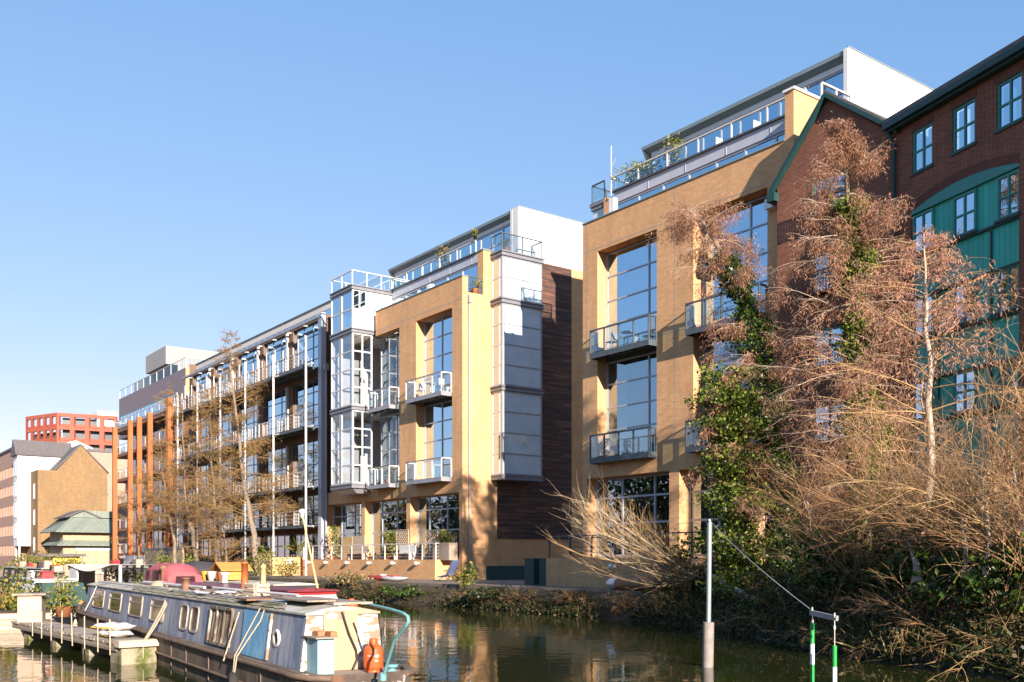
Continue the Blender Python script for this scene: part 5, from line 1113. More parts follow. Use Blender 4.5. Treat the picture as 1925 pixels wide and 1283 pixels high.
m = MB(); m.box(-42.35, -41.1, 9.12, 9.17, .73, 1.8); m.build('white_screen', M['timber_w'] if 'timber_w' in M else M['white_panel'], AB)
m = MB(); m.box(-42.9, -42.8, 9.0, 10.2, .9, 1.95); m.build('brown_sheet', M['timber'], AB)
leaves('climbing_plants', [(rnd.uniform(-41, -35.2), rnd.uniform(9.9, 10.4), rnd.uniform(.75, 1.75) ** 1.0) for _ in range(900)], .12, M['bush'], AB)
# pale cruiser with dark cover
CB = boat('cabin_cruiser', 'pale blue-white cabin cruiser with a teal end and grey cover by the hutch', -42.5, -35.8, 6.6, 8.6, .55, 'hull', 'cruiser')
m = MB(); m.prism([(-41.8, 6.75, .55), (-41.8, 6.95, 1.42), (-41.8, 8.25, 1.42), (-41.8, 8.45, .55)], (4.3, 0, 0)); m.build('cabin', M['white_panel'], CB)
m = MB(); m.prism([(-37.45, 6.75, .55), (-37.45, 6.95, 1.36), (-37.45, 8.25, 1.36), (-37.45, 8.45, .55)], (1.2, 0, 0)); m.build('end_panel', M['green_dk'], CB)
m = MB(); m.prism([(-37.4, 6.7, .5), (-36.2, 6.7, .5), (-37.4, 6.8, 1.0)], (0, 1.5, 0)); m.build('grey_cover', M['black_cloth'], CB)
m = MB(); m.box(-41.9, -37.4, 6.85, 8.35, 1.425, 1.47); m.build('roof', M['cream'], CB)
for i, (dx, c_, nm, lab, cat) in enumerate(((-.4, 'red_paint', 'tool_box', 'red box on the pale cruiser roof', 'box'), (-1.3, 'black', 'crate', 'dark crate on the pale cruiser roof', 'crate'), (-2.4, 'white_plastic', 'plastic_tub', 'white tub on the pale cruiser roof', 'tub'))):
    m = MB(); X_ = -38 + dx; m.taper(X_ - .25, X_ + .25, 7.3, 7.7, 1.472, 1.7, .03); m.box(X_ - .27, X_ + .27, 7.28, 7.72, 1.702, 1.74); tag(m.build(nm, M[c_], None, (X_, 7.5, 1.472)), lab, cat)
# dark house barges further off on the left
for k, (x0, x1, ya, yb, cm, lab) in enumerate(((-62, -49, 10.9, 13.2, 'timber', 'brown timber-sided barge beyond the pale cruiser'), (-80, -63, 12, 14.4, 'black_cloth', 'long dark barge with a crowded roof at the far left'), (-66, -48, 15.5, 17.8, 'timber_h', 'low grey-brown barge behind the awning barge'))):
    r = boat('house_barge', lab, x0, x1, ya, yb, .7, 'hull', 'barge'); cabin_box(r, x0 + 2.8, x1 - 1.2, ya + .2, yb - .2, .66, 1.45 + .1 * k, cm, 'roof_boat', .08, 5)
    r2 = random.Random(k)
    for q in range(7):
        X_ = r2.uniform(x0 + 3.2, x1 - 1.6); Y_ = r2.uniform(ya + .5, yb - .5); zb = 1.5 + .1 * k + .06
        if q % 2:
            P_ = thing('pot_plant', ['bushy potted plant', 'dry straggly potted plant', 'small green potted plant'][q // 2 % 3] + ' on the roof of the ' + ['brown timber-sided barge', 'long dark barge', 'low grey-brown barge'][k], 'plant', (X_, Y_, zb), group='plants on the barge roofs')
            m = MB(); m.lathe((X_, Y_, zb - .05), [(.001, 0), (.13, 0), (.18, .25), (.15, .24), (.001, .22)], 12); m.build('pot', M['terracotta'], P_); leaves('foliage', [(X_ + r2.gauss(0, .18), Y_ + r2.gauss(0, .18), zb + .25 + abs(r2.gauss(0, .22))) for _ in range(110)], .13, M['bush'], P_)
        else:
            c_ = ['timber', 'red_paint', 'timber_l', 'black'][(q // 2 + k) % 4]; m = MB(); s_ = r2.uniform(.25, .5); m.box(X_ - s_, X_ + s_, Y_ - .2, Y_ + .2, zb - .05, zb + r2.uniform(.15, .4)); m.box(X_ - s_ - .03, X_ + s_ + .03, Y_ - .23, Y_ + .23, zb - .06, zb - .02)
            tag(m.build('crate', M[c_], None, (X_, Y_, zb)), {'timber': 'weathered timber', 'red_paint': 'red painted', 'timber_l': 'pale timber', 'black': 'black'}[c_] + ' crate on the roof of the ' + ['brown timber-sided barge', 'long dark barge', 'low grey-brown barge'][k], 'crate', 'crates on the barge roofs')
# planted trellis and pot by the hutch
X_, Y_ = at(120, 29.5); P_ = thing('climber_frame', 'bamboo frame of autumn climbers in a terracotta pot beside the hutch', 'plant', (X_, Y_, .45)); rnd = random.Random(21)
m = MB(); m.lathe((X_, Y_, .45), [(.001, 0), (.2, 0), (.3, .3), (.32, .31), (.26, .28), (.001, .25)], 16); m.build('pot', M['terracotta'], P_)
m = MB()
for i in range(7): twig(m, (X_ + rnd.uniform(-.3, .3), Y_ + rnd.uniform(-.2, .2), .6), (rnd.uniform(-.15, .15), 0, 1), rnd.uniform(1., 1.5), .016, rnd, 4, .06)
m.build('canes', M['bamboo'], P_); leaves('foliage', [(X_ + rnd.gauss(0, .3), Y_ + rnd.gauss(0, .2), .7 + abs(rnd.gauss(0, .5))) for _ in range(420)], .12, M['bush'], P_)
# yellow shed on the far quay
X_, Y_ = OX(122, 24), 24; 
YS = thing('yellow_shed', 'small yellow shed with a flat overhanging roof on the far quay', 'shed', (-128, OY(122, -128), .9)); y0, y1 = OY(100, -128), OY(150, -128)
m = MB(); m.box(-131, -128, y0, y1, .9, 2.4); m.build('wall', M['yellow'], YS); m = MB(); m.box(-131.4, -127.5, y0 - 2., y1 + .6, 2.401, 2.75); m.build('roof', M['slate'], YS); m = MB(); m.box(-127.99, -127.95, y0 + 1.5, y0 + 2.6, 1.2, 1.7); m.build('opening', M['black'], YS)
SW = thing('stone_wall', 'tan stone garden wall at the foot of the orange fins', 'wall', (-99, 28.5, .9)); m = MB(); m.box(OX(275, 28.5), OX(345, 28.5), 28.4, 28.8, .9, HZ(1033, 300, Y=28.5)); m.build('masonry', M['stone'], SW)
m = MB(); m.box(OX(275, 28.5) - .1, OX(345, 28.5) + .1, 28.35, 28.85, HZ(1033, 300, Y=28.5) + .001, HZ(1031, 300, Y=28.5) + .05); m.build('coping', M['concrete'], SW)
GF = thing('grey_fence', 'weathered grey panel fence left of the tan stone wall', 'fence', (-107, 28.5, .9)); m = MB(); m.box(OX(235, 28.5), OX(273, 28.5), 28.45, 28.5, .9, HZ(1045, 250, Y=28.5)); m.build('panel', M['spandrel'], GF)
for px in (235, 254, 273): m = MB(); m.box(OX(px, 28.5) - .06, OX(px, 28.5) + .06, 28.38, 28.45, .9, HZ(1043, 250, Y=28.5)); m.build('post', M['concrete'], GF)

# ================================================================ POSTS, GATE, BANK OBJECTS
tp = 19.9; X_, Y_ = at(1332, tp); PO = thing('mooring_post', 'tall galvanised post in a grey sleeve standing in the water', 'post', (X_, Y_, 0))
m = MB(); m.tube([(X_ - .03, Y_, -.5), (X_, Y_, CAMH - (1170 - HY) / FPX * tp)], .112, 16); m.build('sleeve', M['conc_post'], PO)
zt = CAMH - (982 - HY) / FPX * tp; zs = CAMH - (1170 - HY) / FPX * tp
m = MB(); m.tube([(X_, Y_, zs), (X_ + .03, Y_, zt)], .048, 14); m.build('tube', M['zinc_post'], PO); m = MB(); torus(m, (X_ + .03, Y_, zt + .03), .03, .008, (1, .3, 0), 12, 6); m.build('eye', M['steel_l'], PO)
tg = 10.; A_ = at(1524, tg); B_ = at(1574, tg * .965); za = CAMH - (1152 - HY) / FPX * tg; zb = CAMH - (1163 - HY) / FPX * tg * .965
GA = thing('slalom_gate', 'pair of green and white striped poles hung from a short grey bar on a wire', 'slalom gate', (A_[0], A_[1], za))
m = MB(); m.bar((*A_, za), (*B_, zb), .03, .05); m.build('bar', M['steel'], GA)
for (p, z_, px, ptop, k) in ((A_, za, 1527, 1172, 0), (B_, zb, 1569, 1214, 1)):
    t_ = tg if k == 0 else tg * .965; zt_ = CAMH - (ptop - HY) / FPX * t_; c = at(px, t_)
    m = MB(); m.tube([(*c, z_ - .02), (*c, zt_)], .004, 6); torus(m, (*c, z_ - .09), .022, .005, (1, .4, 0), 12, 6); torus(m, (c[0], c[1], z_ + .03), .022, .005, (1, .6, 0), 12, 6); m.build('hanger', M['steel_l'], GA)
    po = None
    for i in range(6):
        m = MB(); z1 = zt_ - i * .21; m.tube([(*c, z1), (*c, z1 - .209)], .022, 12); o = m.build('pole' if i == 0 else 'stripe', M['pole_green' if i % 2 == 0 else 'pole_white'], GA if i == 0 else po); po = po or o
rope('wire', sag((X_ + .03, Y_, zt + .03), (*A_, za + .03), .06), .0045, 'thin wire from the tall post down to the striped slalom poles', 'wire', 'steel_l')
rope('wire', sag((*B_, zb + .05), (*at(1790, 17.5), 1.95), .07), .0022, 'thin wire from the slalom poles to the trees on the right bank', 'wire', 'black')
# dark steel piers, lounger, boats on the path
for px0, px1, lab in ((986, 1003, 'dark green steel pier left of its twin, between the two yellow blocks'), (1014, 1033, 'dark green steel pier next to the garden terrace wall')):
    t_ = OX(px0, 28.3); t1 = OX(px1, 28.3); m = MB(); m.box(t_, t1, 28.3, 28.9, .9, 2.15); m.box(t_ - .03, t1 + .03, 28.27, 28.93, 2.151, 2.2); tag(m.build('steel_pier', M['green_dk'], None, ((t_ + t1) / 2, 28.6, .9)), lab, 'pier')
X_ = OX(850, 29.3); CHR = thing('deck_chair', 'blue reclining deck chair on the path below the terrace', 'chair', (X_, 29.3, .94), R(15))
m = MB(); m.prism([(-.9, -.28, .25), (-.2, -.28, .38), (.25, -.28, 1.15), (.3, -.28, 1.13), (-.15, -.28, .33), (-.9, -.28, .2)], (0, .56, 0)); m.build('sling', M['blue_cloth'], CHR)
for y_ in (-.32, .3): m = MB(); m.tube([(-.85, y_, .0), (-.1, y_, .36), (.3, y_, 1.2)], .02, 6); m.tube([(-.3, y_, .3), (.3, y_, .0)], .02, 6); m.tube([(-.35, y_, .58), (.05, y_, .6)], .022, 6); m.build('frame', M['steel_d'], CHR)
def kayak(loc, L, w_, h_, mat, label, rz, deck=None):
    K_ = thing('kayak', label, 'kayak', loc, rz); m = MB(); sec = []
    for i in range(13):
        f = i / 12; k = max(.03, math.sin(math.pi * f) ** .6); x = -L / 2 + L * f; up = abs(2 * f - 1) ** 3 * h_ * .3
        sec.append([(x, w_ / 2 * k * math.cos(a), h_ / 2 + up + h_ / 2 * k * math.sin(a)) for a in np.linspace(0, 2 * math.pi, 11)])
    hull_rows(sec, m); m.sm = [True] * len(m.sm); m.build('hull', M[mat], K_)
    m = MB(); m.lathe((0, 0, h_ * .97), [(.2, 0), (.21, .05), (.17, .05), (.17, 0)], 14); m.build('cockpit_rim', M[deck or 'black'], K_); return K_
kayak((OX(720, 26.6), 26.6, .95), 3.4, .55, .32, 'red_paint', 'red kayak lying on the bank left of the white one', R(2), 'white_plastic'); kayak((OX(745, 26.1), 26.0, .95), 3.2, .55, .3, 'white_plastic', 'white kayak lying at the edge of the path by the red one', R(-3), 'red_paint')
x0_, x1_ = OX(1140, 25.9), OX(1320, 25.9); CN = thing('covered_boat', 'rowing boat under a brown cover with a silver bow on the path', 'boat', ((x0_ + x1_) / 2, 25.9, .95)); m = MB(); sec = []
for i in range(11):
    f = i / 10; x = x0_ + (x1_ - x0_) * f; k = min(1, (f * 6) ** .5 + .05); sec.append([(x, 25.9 + .55 * k * math.cos(a), 1.22 + .3 * k ** .5 * math.sin(a)) for a in np.linspace(0, 2 * math.pi, 13)])
hull_rows(sec[2:], m); m.sm = [True] * len(m.sm); m.build('cover', M['canoe_brown'], CN); m = MB(); hull_rows(sec[:3], m); m.sm = [True] * len(m.sm); m.build('bow', M['silver'], CN)
m = MB(); m.prism([(x0_ + .5, 25.5, .94), (x0_ + .5, 26.3, .94), (x0_ + .5, 26.2, 1.0), (x0_ + .5, 25.6, 1.0)], (.15, 0, 0)); m.prism([(x1_ - 1, 25.5, .94), (x1_ - 1, 26.3, .94), (x1_ - 1, 26.2, 1.0), (x1_ - 1, 25.6, 1.0)], (.15, 0, 0)); m.build('chock', M['timber'], CN)

# ================================================================ TERRACE GARDEN
def potplant(X_, Y_, z, h, s, label, pot='terracotta', leaf='bush', n=240, nm='pot_plant', spiky=False, pr=.2):
    P_ = thing(nm, label, 'plant', (X_, Y_, z)); rr_ = random.Random(int(abs(X_ * 100 + z * 7))); m = MB()
    if pr: m.lathe((X_, Y_, z), [(.001, 0), (pr * .75, 0), (pr, pr * 1.5), (pr * 1.05, pr * 1.55), (pr * .9, pr * 1.4), (.001, pr * 1.3)], 14); m.build('pot', M[pot], P_)
    pts = [(X_ + rr_.gauss(0, s), Y_ + rr_.gauss(0, s * .7), z + pr * 1.3 + (rr_.random() ** .8) * h) for _ in range(n)] if not spiky else [(X_ + rr_.gauss(0, .04), Y_ + rr_.gauss(0, .04), z + pr * 1.4 + rr_.random() * h * .3) for _ in range(n)]
    leaves('foliage', pts, .17 if not spiky else h * .8, M[leaf], P_, aspect=.5 if not spiky else .06, up=0 if not spiky else .7)
    return P_
potplant(OX(733, 31.4), 31.4, 2.09, 1.6, .28, 'tall yellow-green bamboo in a pot on the terrace', n=420)
potplant(OX(628, 31.4), 31.4, 2.09, 2.2, .25, 'climbing plant at the left end of the terrace', n=350); potplant(OX(560, 31.6), 31.6, 2.09, 1.7, .2, 'spiky plant on the terrace behind the leaning bamboo pole', spiky=True, n=60)
X_ = OX(836, 31.4); PL = thing('planter', 'grey timber planter with a bush at the sunny end of the terrace', 'planter', (X_, 31.4, 2.09)); m = MB(); m.box(X_ - .95, X_ + .85, 31.15, 31.75, 2.09, 3.12); m.build('box', M['timber'], PL); rr_ = random.Random(2)
leaves('foliage', [(X_ + rr_.gauss(0, .4), 31.45 + rr_.gauss(0, .15), 3.1 + rr_.random() * .75) for _ in range(300)], .17, M['bush'], PL)
def trellis(x0, x1, y, z0, z1, label):
    T_ = thing('trellis', label, 'trellis', ((x0 + x1) / 2, y, z0)); m = MB(); d = .24; h = z1 - z0; w_ = x1 - x0
    k = -h
    while k < w_:
        a0, a1 = max(0, k), min(w_, k + h); m.bar((x0 + a0, y, z0 + a0 - k), (x0 + a1, y, z0 + a1 - k), .035, .02); m.bar((x1 - a0, y + .025, z0 + a0 - k), (x1 - a1, y + .025, z0 + a1 - k), .035, .02); k += d
    m.build('lattice', M['timber_l'], T_); m = MB(); m.box(x0 - .05, x0, y - .02, y + .04, z0, z1); m.box(x1, x1 + .05, y - .02, y + .04, z0, z1); m.box(x0, x1, y - .02, y + .04, z1, z1 + .05); m.build('frame', M['timber_l'], T_)
trellis(OX(745, 31.8), OX(767, 31.8), 31.8, 2.1, 4.0, 'diamond trellis panel behind the tall bamboo on the terrace'); trellis(OX(800, 31.8), OX(822, 31.8), 31.8, 2.1, 3.9, 'diamond trellis panel left of the grey planter on the terrace')
trellis(OX(490, 28.6), OX(512, 28.6), 28.4, .95, 2.5, 'square trellis on the sunlit end wall left of the terrace')
FS = thing('fence_screen', 'sunlit timber and reed screen at the left of the terrace', 'screen', (OX(665, 31.7), 31.7, 2.09)); m = MB(); m.box(OX(643, 31.7), OX(662, 31.7), 31.7, 31.75, 2.09, 3.7); m.build('reed_panel', M['bamboo'], FS); m = MB(); m.box(OX(663, 31.7), OX(685, 31.7), 31.72, 31.77, 2.09, 3.75); m.build('board_panel', M['timber_l'], FS)
def bench(x, y, z, w_, label, mat):
    B_ = thing('bench', label, 'bench', (x, y, z)); m = MB(); m.box(x - w_ / 2, x + w_ / 2, y - .25, y + .25, z + .4, z + .45); m.build('seat', M[mat], B_); m = MB(); m.box(x - w_ / 2, x + w_ / 2, y + .22, y + .27, z + .46, z + .95); m.build('backrest', M[mat], B_)
    for s_ in (-1, 1): m = MB(); m.box(x + s_ * (w_ / 2 - .08) - .04, x + s_ * (w_ / 2 - .08) + .04, y - .22, y + .22, z, z + .399); m.build('leg', M[mat], B_)
bench(OX(760, 31.35), 31.35, 2.09, 2.0, 'white bench on the terrace right of the tall bamboo', 'white_plastic'); bench(OX(672, 31.35), 31.35, 2.09, 2.4, 'pinkish timber bench on the terrace before the timber screen', 'timber_l')
# balcony and roof terrace things
def bistro(x, y, z, label, mat):
    C_ = thing('balcony_chair', label, 'chair', (x, y, z)); m = MB(); m.box(x - .22, x + .22, y - .22, y + .22, z + .43, z + .46); m.build('seat', M[mat], C_); m = MB(); m.box(x + .2, x + .235, y - .22, y + .22, z + .5, z + .85); m.build('backrest', M[mat], C_)
    for a_ in (-1, 1):
        for b_ in (-1, 1): m = MB(); m.tube([(x + a_ * .18, y + b_ * .18, z + .43), (x + a_ * .22, y + b_ * .22, z)], .015, 6); m.build('leg', M[mat], C_)
def table(x, y, z, label, mat):
    C_ = thing('balcony_table', label, 'table', (x, y, z)); m = MB(); m.lathe((x, y, z + .7), [(.001, 0), (.32, 0), (.32, .03), (.001, .03)], 16); m.build('top', M[mat], C_)
    m = MB(); m.tube([(x, y, z), (x, y, z + .7)], .025, 8); m.lathe((x, y, z), [(.2, 0), (.2, .02), (.02, .03)], 12); m.build('leg', M[mat], C_)
bistro(-52.6, 31.65, 12.16, 'white chair left of the table on the upper balcony of the middle block', 'white_plastic'); bistro(-50.4, 31.65, 12.16, 'white chair right of the table on the upper balcony of the middle block', 'white_plastic'); table(-51.4, 31.65, 12.16, 'small white table on the upper balcony of the middle block', 'white_plastic')
bistro(-35.3, 31.95, 12.16, 'blue-grey chair on the upper balcony of the nearer yellow block', 'steel'); table(-34.2, 31.95, 12.16, 'grey table on the upper balcony of the nearer yellow block', 'steel')
potplant(-35.8, 31.95, 7.06, .7, .12, 'leafy plant on the lower balcony of the nearer yellow block', n=90); potplant(-56.8, 31.65, 7.06, .8, .2, 'green plant on the lower glass-bay balcony of the middle block', n=120); potplant(-57.6, 31.65, 12.16, .7, .2, 'green plant on the upper glass-bay balcony of the middle block', n=120)
for px, h, s, lab in ((1195, .9, .5, 'yellow-green bush overhanging the left end of the high roof terrace'), (1215, .7, .4, 'green shrub on the high roof terrace beside the yellow-green bush'), (1268, 1.3, .3, 'tall pale shrub in the middle of the high roof terrace')):
    potplant(OX(px, 33.9), 33.9, 20.5, h, s, lab, n=330, pr=.25)
for px, lab in ((1345, 'white chair left of the pair on the high roof terrace'), (1415, 'white chair right of the pair on the high roof terrace')): bistro(OX(px, 34.2), 34.2, 20.51, lab, 'white_plastic')
potplant(OX(835, 33.8), 33.8, 20.5, 1.3, .3, 'dry grasses in a pot on the middle block roof terrace', leaf='grass', n=260); potplant(OX(897, 33.55), 33.4, 21.45, .35, .06, 'small yellow plant in a black box on the rail of the middle block', 'black', n=60, pr=.12)
potplant(OX(952, 34.7), 34.7, 20.5, .8, .2, 'spiky plant on the bay roof of the middle block', spiky=True, n=50); potplant(OX(893, 33.0), 33.0, 17.96, .8, .2, 'agave in a pot on the corner notch of the middle block', spiky=True, n=40)
m = MB(); X_ = OX(1149, 33.3); m.tube([(X_, 33.3, 20.4), (X_, 33.3, 22.9)], .025, 6); m.tube([(X_, 33.3, 21.8), (X_ + .35, 33.3, 22.2)], .012, 5); tag(m.build('flag_mast', M['steel_l'], None, (X_, 33.3, 20.4)), 'thin mast at the left corner of the high roof terrace', 'mast')
# ================================================================ TREES AND VEGETATION
def bankz(x): return .92 + max(0, x + 26) * .06
def sprigs(q, n, spread, drop, rnd): return [(q[0] + rnd.gauss(0, spread), q[1] + rnd.gauss(0, spread), q[2] - rnd.random() * drop + .05) for _ in range(n)]
def drooper(label, trunk, r0, nbr, Lf, seed, leaf, size=.13, nsub=5, nspr=7, bark='bark', twigm='bark_pale', ivy=None, t0=.15, rise=.35, name='tree', drop=.42, cat='tree', ivym='ivy', azw=None, thin=1., mult=3):
    rnd = random.Random(seed); T = thing(name, label, cat, trunk[0])
    m = MB(); k = len(trunk); sm_ = [tuple(lerp_path(trunk, i / 14) + Vector((rnd.uniform(-.06, .06), rnd.uniform(-.06, .06), 0)) * (i > 0)) for i in range(15)]
    m.tube(sm_, [r0 * (1 - .9 * i / 14) for i in range(15)], 9); m.build('trunk', M[bark], T)
    b = MB(); pts = []
    for i in range(nbr):
        t = t0 + (1 - t0) * ((i + rnd.random()) / nbr); p = lerp_path(sm_, min(t, .995)); az = rnd.uniform(0, 2 * math.pi) if azw is None else azw(rnd)
        L = Lf(t) * rnd.uniform(.65, 1.15); d = Vector((math.cos(az), math.sin(az), rise * rnd.uniform(.2, 1.6)))
        bp = twig(b, p, d, L, (.014 + .02 * L / 3) * thin, rnd, 7, .15, -.06, 4, .2)
        for j in range(nsub):
            s = rnd.uniform(.2, 1); q = lerp_path(bp, s); dd = (Vector(bp[-1]) - Vector(bp[0])).normalized() + Vector((rnd.uniform(-1, 1), rnd.uniform(-1, 1), rnd.uniform(-.5, .4))) * .8
            sp = twig(b, q, dd, L * rnd.uniform(.25, .55), .008, rnd, 5, .2, -.1, 3)
            for w_ in range(nspr): pts += sprigs(lerp_path(sp, rnd.random()), 5, .1, drop, rnd)
        for w_ in range(nspr): pts += sprigs(lerp_path(bp, rnd.uniform(.35, 1)), 4, .07, drop, rnd)
    b.build('branches', M[twigm], T)
    leaves('foliage', pts + [(x + rnd.gauss(0, .05), y + rnd.gauss(0, .05), z + rnd.gauss(0, .06)) for x, y, z in pts], size, M[leaf], T, droop=.78, aspect=.14)
    if ivy:
        ip = []
        for (a, c, rad, n) in ivy:
            for _ in range(n):
                t = rnd.uniform(a, c); p = lerp_path(sm_, t); an = rnd.uniform(0, 6.283); r_ = rad * (.35 + .65 * rnd.random() ** .5) * (.75 + .35 * math.sin(t * 40) + .2 * math.sin(t * 97 + an)); ip.append((p.x + r_ * math.cos(an), p.y + r_ * math.sin(an), p.z + rnd.gauss(0, .1)))
        leaves('ivy', ip + [(x + rnd.gauss(0, .08), y + rnd.gauss(0, .08), z + rnd.gauss(0, .08)) for x, y, z in ip], .105, M[ivym], T, droop=.3, aspect=.8)
    return T
def gp(px, Y, z): x = OX(px, Y); return (x, Y, z)
def gpz(px, py, Y): return (OX(px, Y), Y, HZ(py, px, Y=Y))
# tall brown conifer in front of the gable
drooper('tall brown-needled conifer with ivy on its trunk, in front of the red brick gable', [gp(1640, 27, 1.2), gpz(1630, 900, 27), gpz(1612, 650, 27.2), gpz(1600, 420, 27.4), gpz(1578, 222, 27.4)], .28, 130,
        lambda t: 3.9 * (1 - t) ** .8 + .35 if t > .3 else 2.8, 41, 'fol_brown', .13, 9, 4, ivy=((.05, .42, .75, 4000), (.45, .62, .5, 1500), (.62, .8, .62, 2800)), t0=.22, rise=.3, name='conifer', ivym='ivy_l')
drooper('brown drooping conifer with a dark ivy-clad leaning trunk beside the yellow block', [gp(1478, 26, 1.), gpz(1462, 900, 26.2), gpz(1430, 720, 26.4), gpz(1400, 560, 26.5), gpz(1330, 430, 26.5), gpz(1295, 395, 26.4)], .24, 58,
        lambda t: 2.5 - 1.3 * t if t > .45 else 1.7, 17, 'fol_brown', .13, 8, 4, ivy=((.02, .5, .8, 6500), (.5, .72, .6, 2600)), t0=.4, rise=.25, name='conifer')
drooper('young pale-barked tree with pinkish catkins before the green boarding', [gp(1700, 22.6, 1.6), gpz(1755, 900, 22.8), gpz(1748, 700, 23), gpz(1738, 560, 23), gpz(1735, 440, 23)], .13, 46,
        lambda t: 3.5 * (1 - t) ** .8 + .4, 23, 'fol_pink', .12, 7, 2, bark='bark_pale', twigm='twig_y', thin=.7, t0=.3, rise=.75, name='alder', drop=.28)
drooper('short ivy-smothered tree with sunlit yellow-green leaves at the corner of the yellow block', [gp(1392, 24.7, 1.), gpz(1385, 950, 24.7), gpz(1370, 800, 24.6), gpz(1362, 695, 24.6)], .2, 30,
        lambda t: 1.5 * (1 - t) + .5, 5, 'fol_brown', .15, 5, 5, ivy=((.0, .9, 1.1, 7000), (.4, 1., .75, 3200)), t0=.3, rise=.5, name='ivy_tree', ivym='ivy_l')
# leaning willow shoots over the path
def fan(label, name, bases, n, seed, mats, L=(2., 4.), az=None, el=(.1, .9), r=.022, bend=.14, grav=.05, sub=6, subL=.35, cat='shrub', grow=None, leaf=None, subr=.006):
    rnd = random.Random(seed); T = thing(name, label, cat, bases[0]); tips = []
    ms = [MB() for _ in mats]
    for i in range(n):
        m = ms[i % len(ms)]; b = rnd.choice(bases); a = rnd.uniform(*az) if az else rnd.uniform(0, 6.283); e = rnd.uniform(*el)
        p = Vector(b) + Vector((rnd.gauss(0, .25), rnd.gauss(0, .25), 0)); d = Vector((math.cos(a) * math.cos(e), math.sin(a) * math.cos(e), math.sin(e))); l = rnd.uniform(*L)
        bp = twig(m, p, d, l, r * l / 3, rnd, 8, bend, grav, 4, .25)
        for j in range(sub):
            s = rnd.uniform(.25, 1); q = lerp_path(bp, s); dd = (Vector(bp[-1]) - Vector(bp[-2])).normalized() + Vector((rnd.uniform(-1, 1), rnd.uniform(-1, 1), rnd.uniform(-.3, .9))) * .65
            sp = twig(m, q, dd, l * rnd.uniform(.5, 1.) * subL, subr + .004 * l / 3, rnd, 6, .22, grav, 3); tips += sp[2:]
            for k in range(2):
                q2 = lerp_path(sp, rnd.uniform(.3, 1)); twig(m, q2, (Vector(sp[-1]) - Vector(sp[0])).normalized() + Vector((rnd.uniform(-1, 1), rnd.uniform(-1, 1), rnd.uniform(-.5, .8))) * .7, l * subL * .5, subr, rnd, 4, .25, grav, 3)
    for m, mt, nm in zip(ms, mats, ('stems', 'pale_stems', 'dark_stems')): m.build(nm, M[mt], T)
    if leaf: leaves('leaves', [(p.x + rnd.gauss(0, .06), p.y + rnd.gauss(0, .06), p.z + rnd.gauss(0, .06)) for p in rnd.sample(tips, min(len(tips), leaf[1]))], leaf[2], M[leaf[0]], T, droop=.3)
    return T
W0 = gp(1325, 25.6, 1.5)
fan('bare pale willow leaning left over the towpath before the yellow block', 'willow', [W0, (W0[0] - .5, W0[1] - .2, W0[2] + .4)], 46, 9, ['twig_y', 'twig_pale'], L=(1.8, 4.9), az=(R(170), R(250)), el=(-.15, .55), r=.02, bend=.17, grav=.06, sub=9, subL=.36, subr=.0045)
for px, Y, n, s, lab in ((1600, 23.0, 50, 3, 'leafless straw-coloured scrub left of the tangle, below the tall conifer'), (1660, 21.4, 70, 4, 'dense tangle of bare straw twigs in the middle of the right bank'), (1790, 20.4, 75, 6, 'dense tangle of bare twigs right of the pale-barked tree'), (1900, 19.4, 75, 7, 'tall tangle of bare twigs at the right edge of the photo'), (1985, 18.0, 50, 8, 'bare willow scrub hanging over the water at the right edge')):
    x = OX(px, Y); fan(lab, 'willow_scrub', [(x, Y, bankz(x)), (x + .8, Y + .5, bankz(x)), (x - .7, Y + .3, bankz(x))], n, s, ['twig_y', 'twig', 'twig'], L=(1.6, 4.2), el=(.5, 1.5), r=.012, bend=.2, grav=-.03, sub=12, subL=.36, subr=.0038, leaf=('fol_brown', 700, .06))
# slim trunks in the thicket
for i, (px, Y, ptop, lab) in enumerate(((1725, 19.6, 1010, 'thick leaning trunk low in the thicket'), (1812, 19.0, 960, 'slim trunk in the thicket right of the thick one'), (1850, 18.7, 930, 'slim pale trunk near the right edge'), (1532, 23.5, 940, 'thin white stem beside the dark ivy trunk'), (1690, 22, 900, 'straight thin trunk under the pale-barked tree'), (1920, 20, 850, 'slim trunk at the right border of the photo'))):
    rnd = random.Random(i); p = gp(px, Y, bankz(OX(px, Y)) - .1); q = gpz(px - 20 + 12 * i % 30, ptop, Y + .3); T = thing('slim_tree', lab, 'tree', p)
    m = MB(); m.tube([p, tuple(Vector(p).lerp(Vector(q), .4) + Vector((.08, 0, 0))), q], [.12 if i == 0 else .06, .07 if i == 0 else .045, .025], 8); m.build('trunk', M['bark_pale'], T)
    m = MB()
    for k in range(16): twig(m, Vector(p).lerp(Vector(q), rnd.uniform(.4, 1)), (rnd.uniform(-1, 1), rnd.uniform(-1, 1), rnd.uniform(.1, 1)), rnd.uniform(.7, 1.8), .014, rnd, 5, .2, .0)
    m.build('branches', M['twig_y'], T)
rnd = random.Random(77)
p = gp(1340, 24.6, 1.6); q = gp(1470, 22.6, .35); m = MB(); m.tube([p, tuple(Vector(p).lerp(Vector(q), .5) + Vector((0, 0, .12))), q], [.09, .08, .05], 8)
for k in range(8): twig(m, Vector(p).lerp(Vector(q), rnd.uniform(.3, 1)), (rnd.uniform(-.3, 1), rnd.uniform(-1, 0), rnd.uniform(-.1, .6)), .7, .012, rnd)
tag(m.build('fallen_branch', M['bark_pale'], None, p), 'fallen branch slanting down to the water behind the tall post', 'branch')
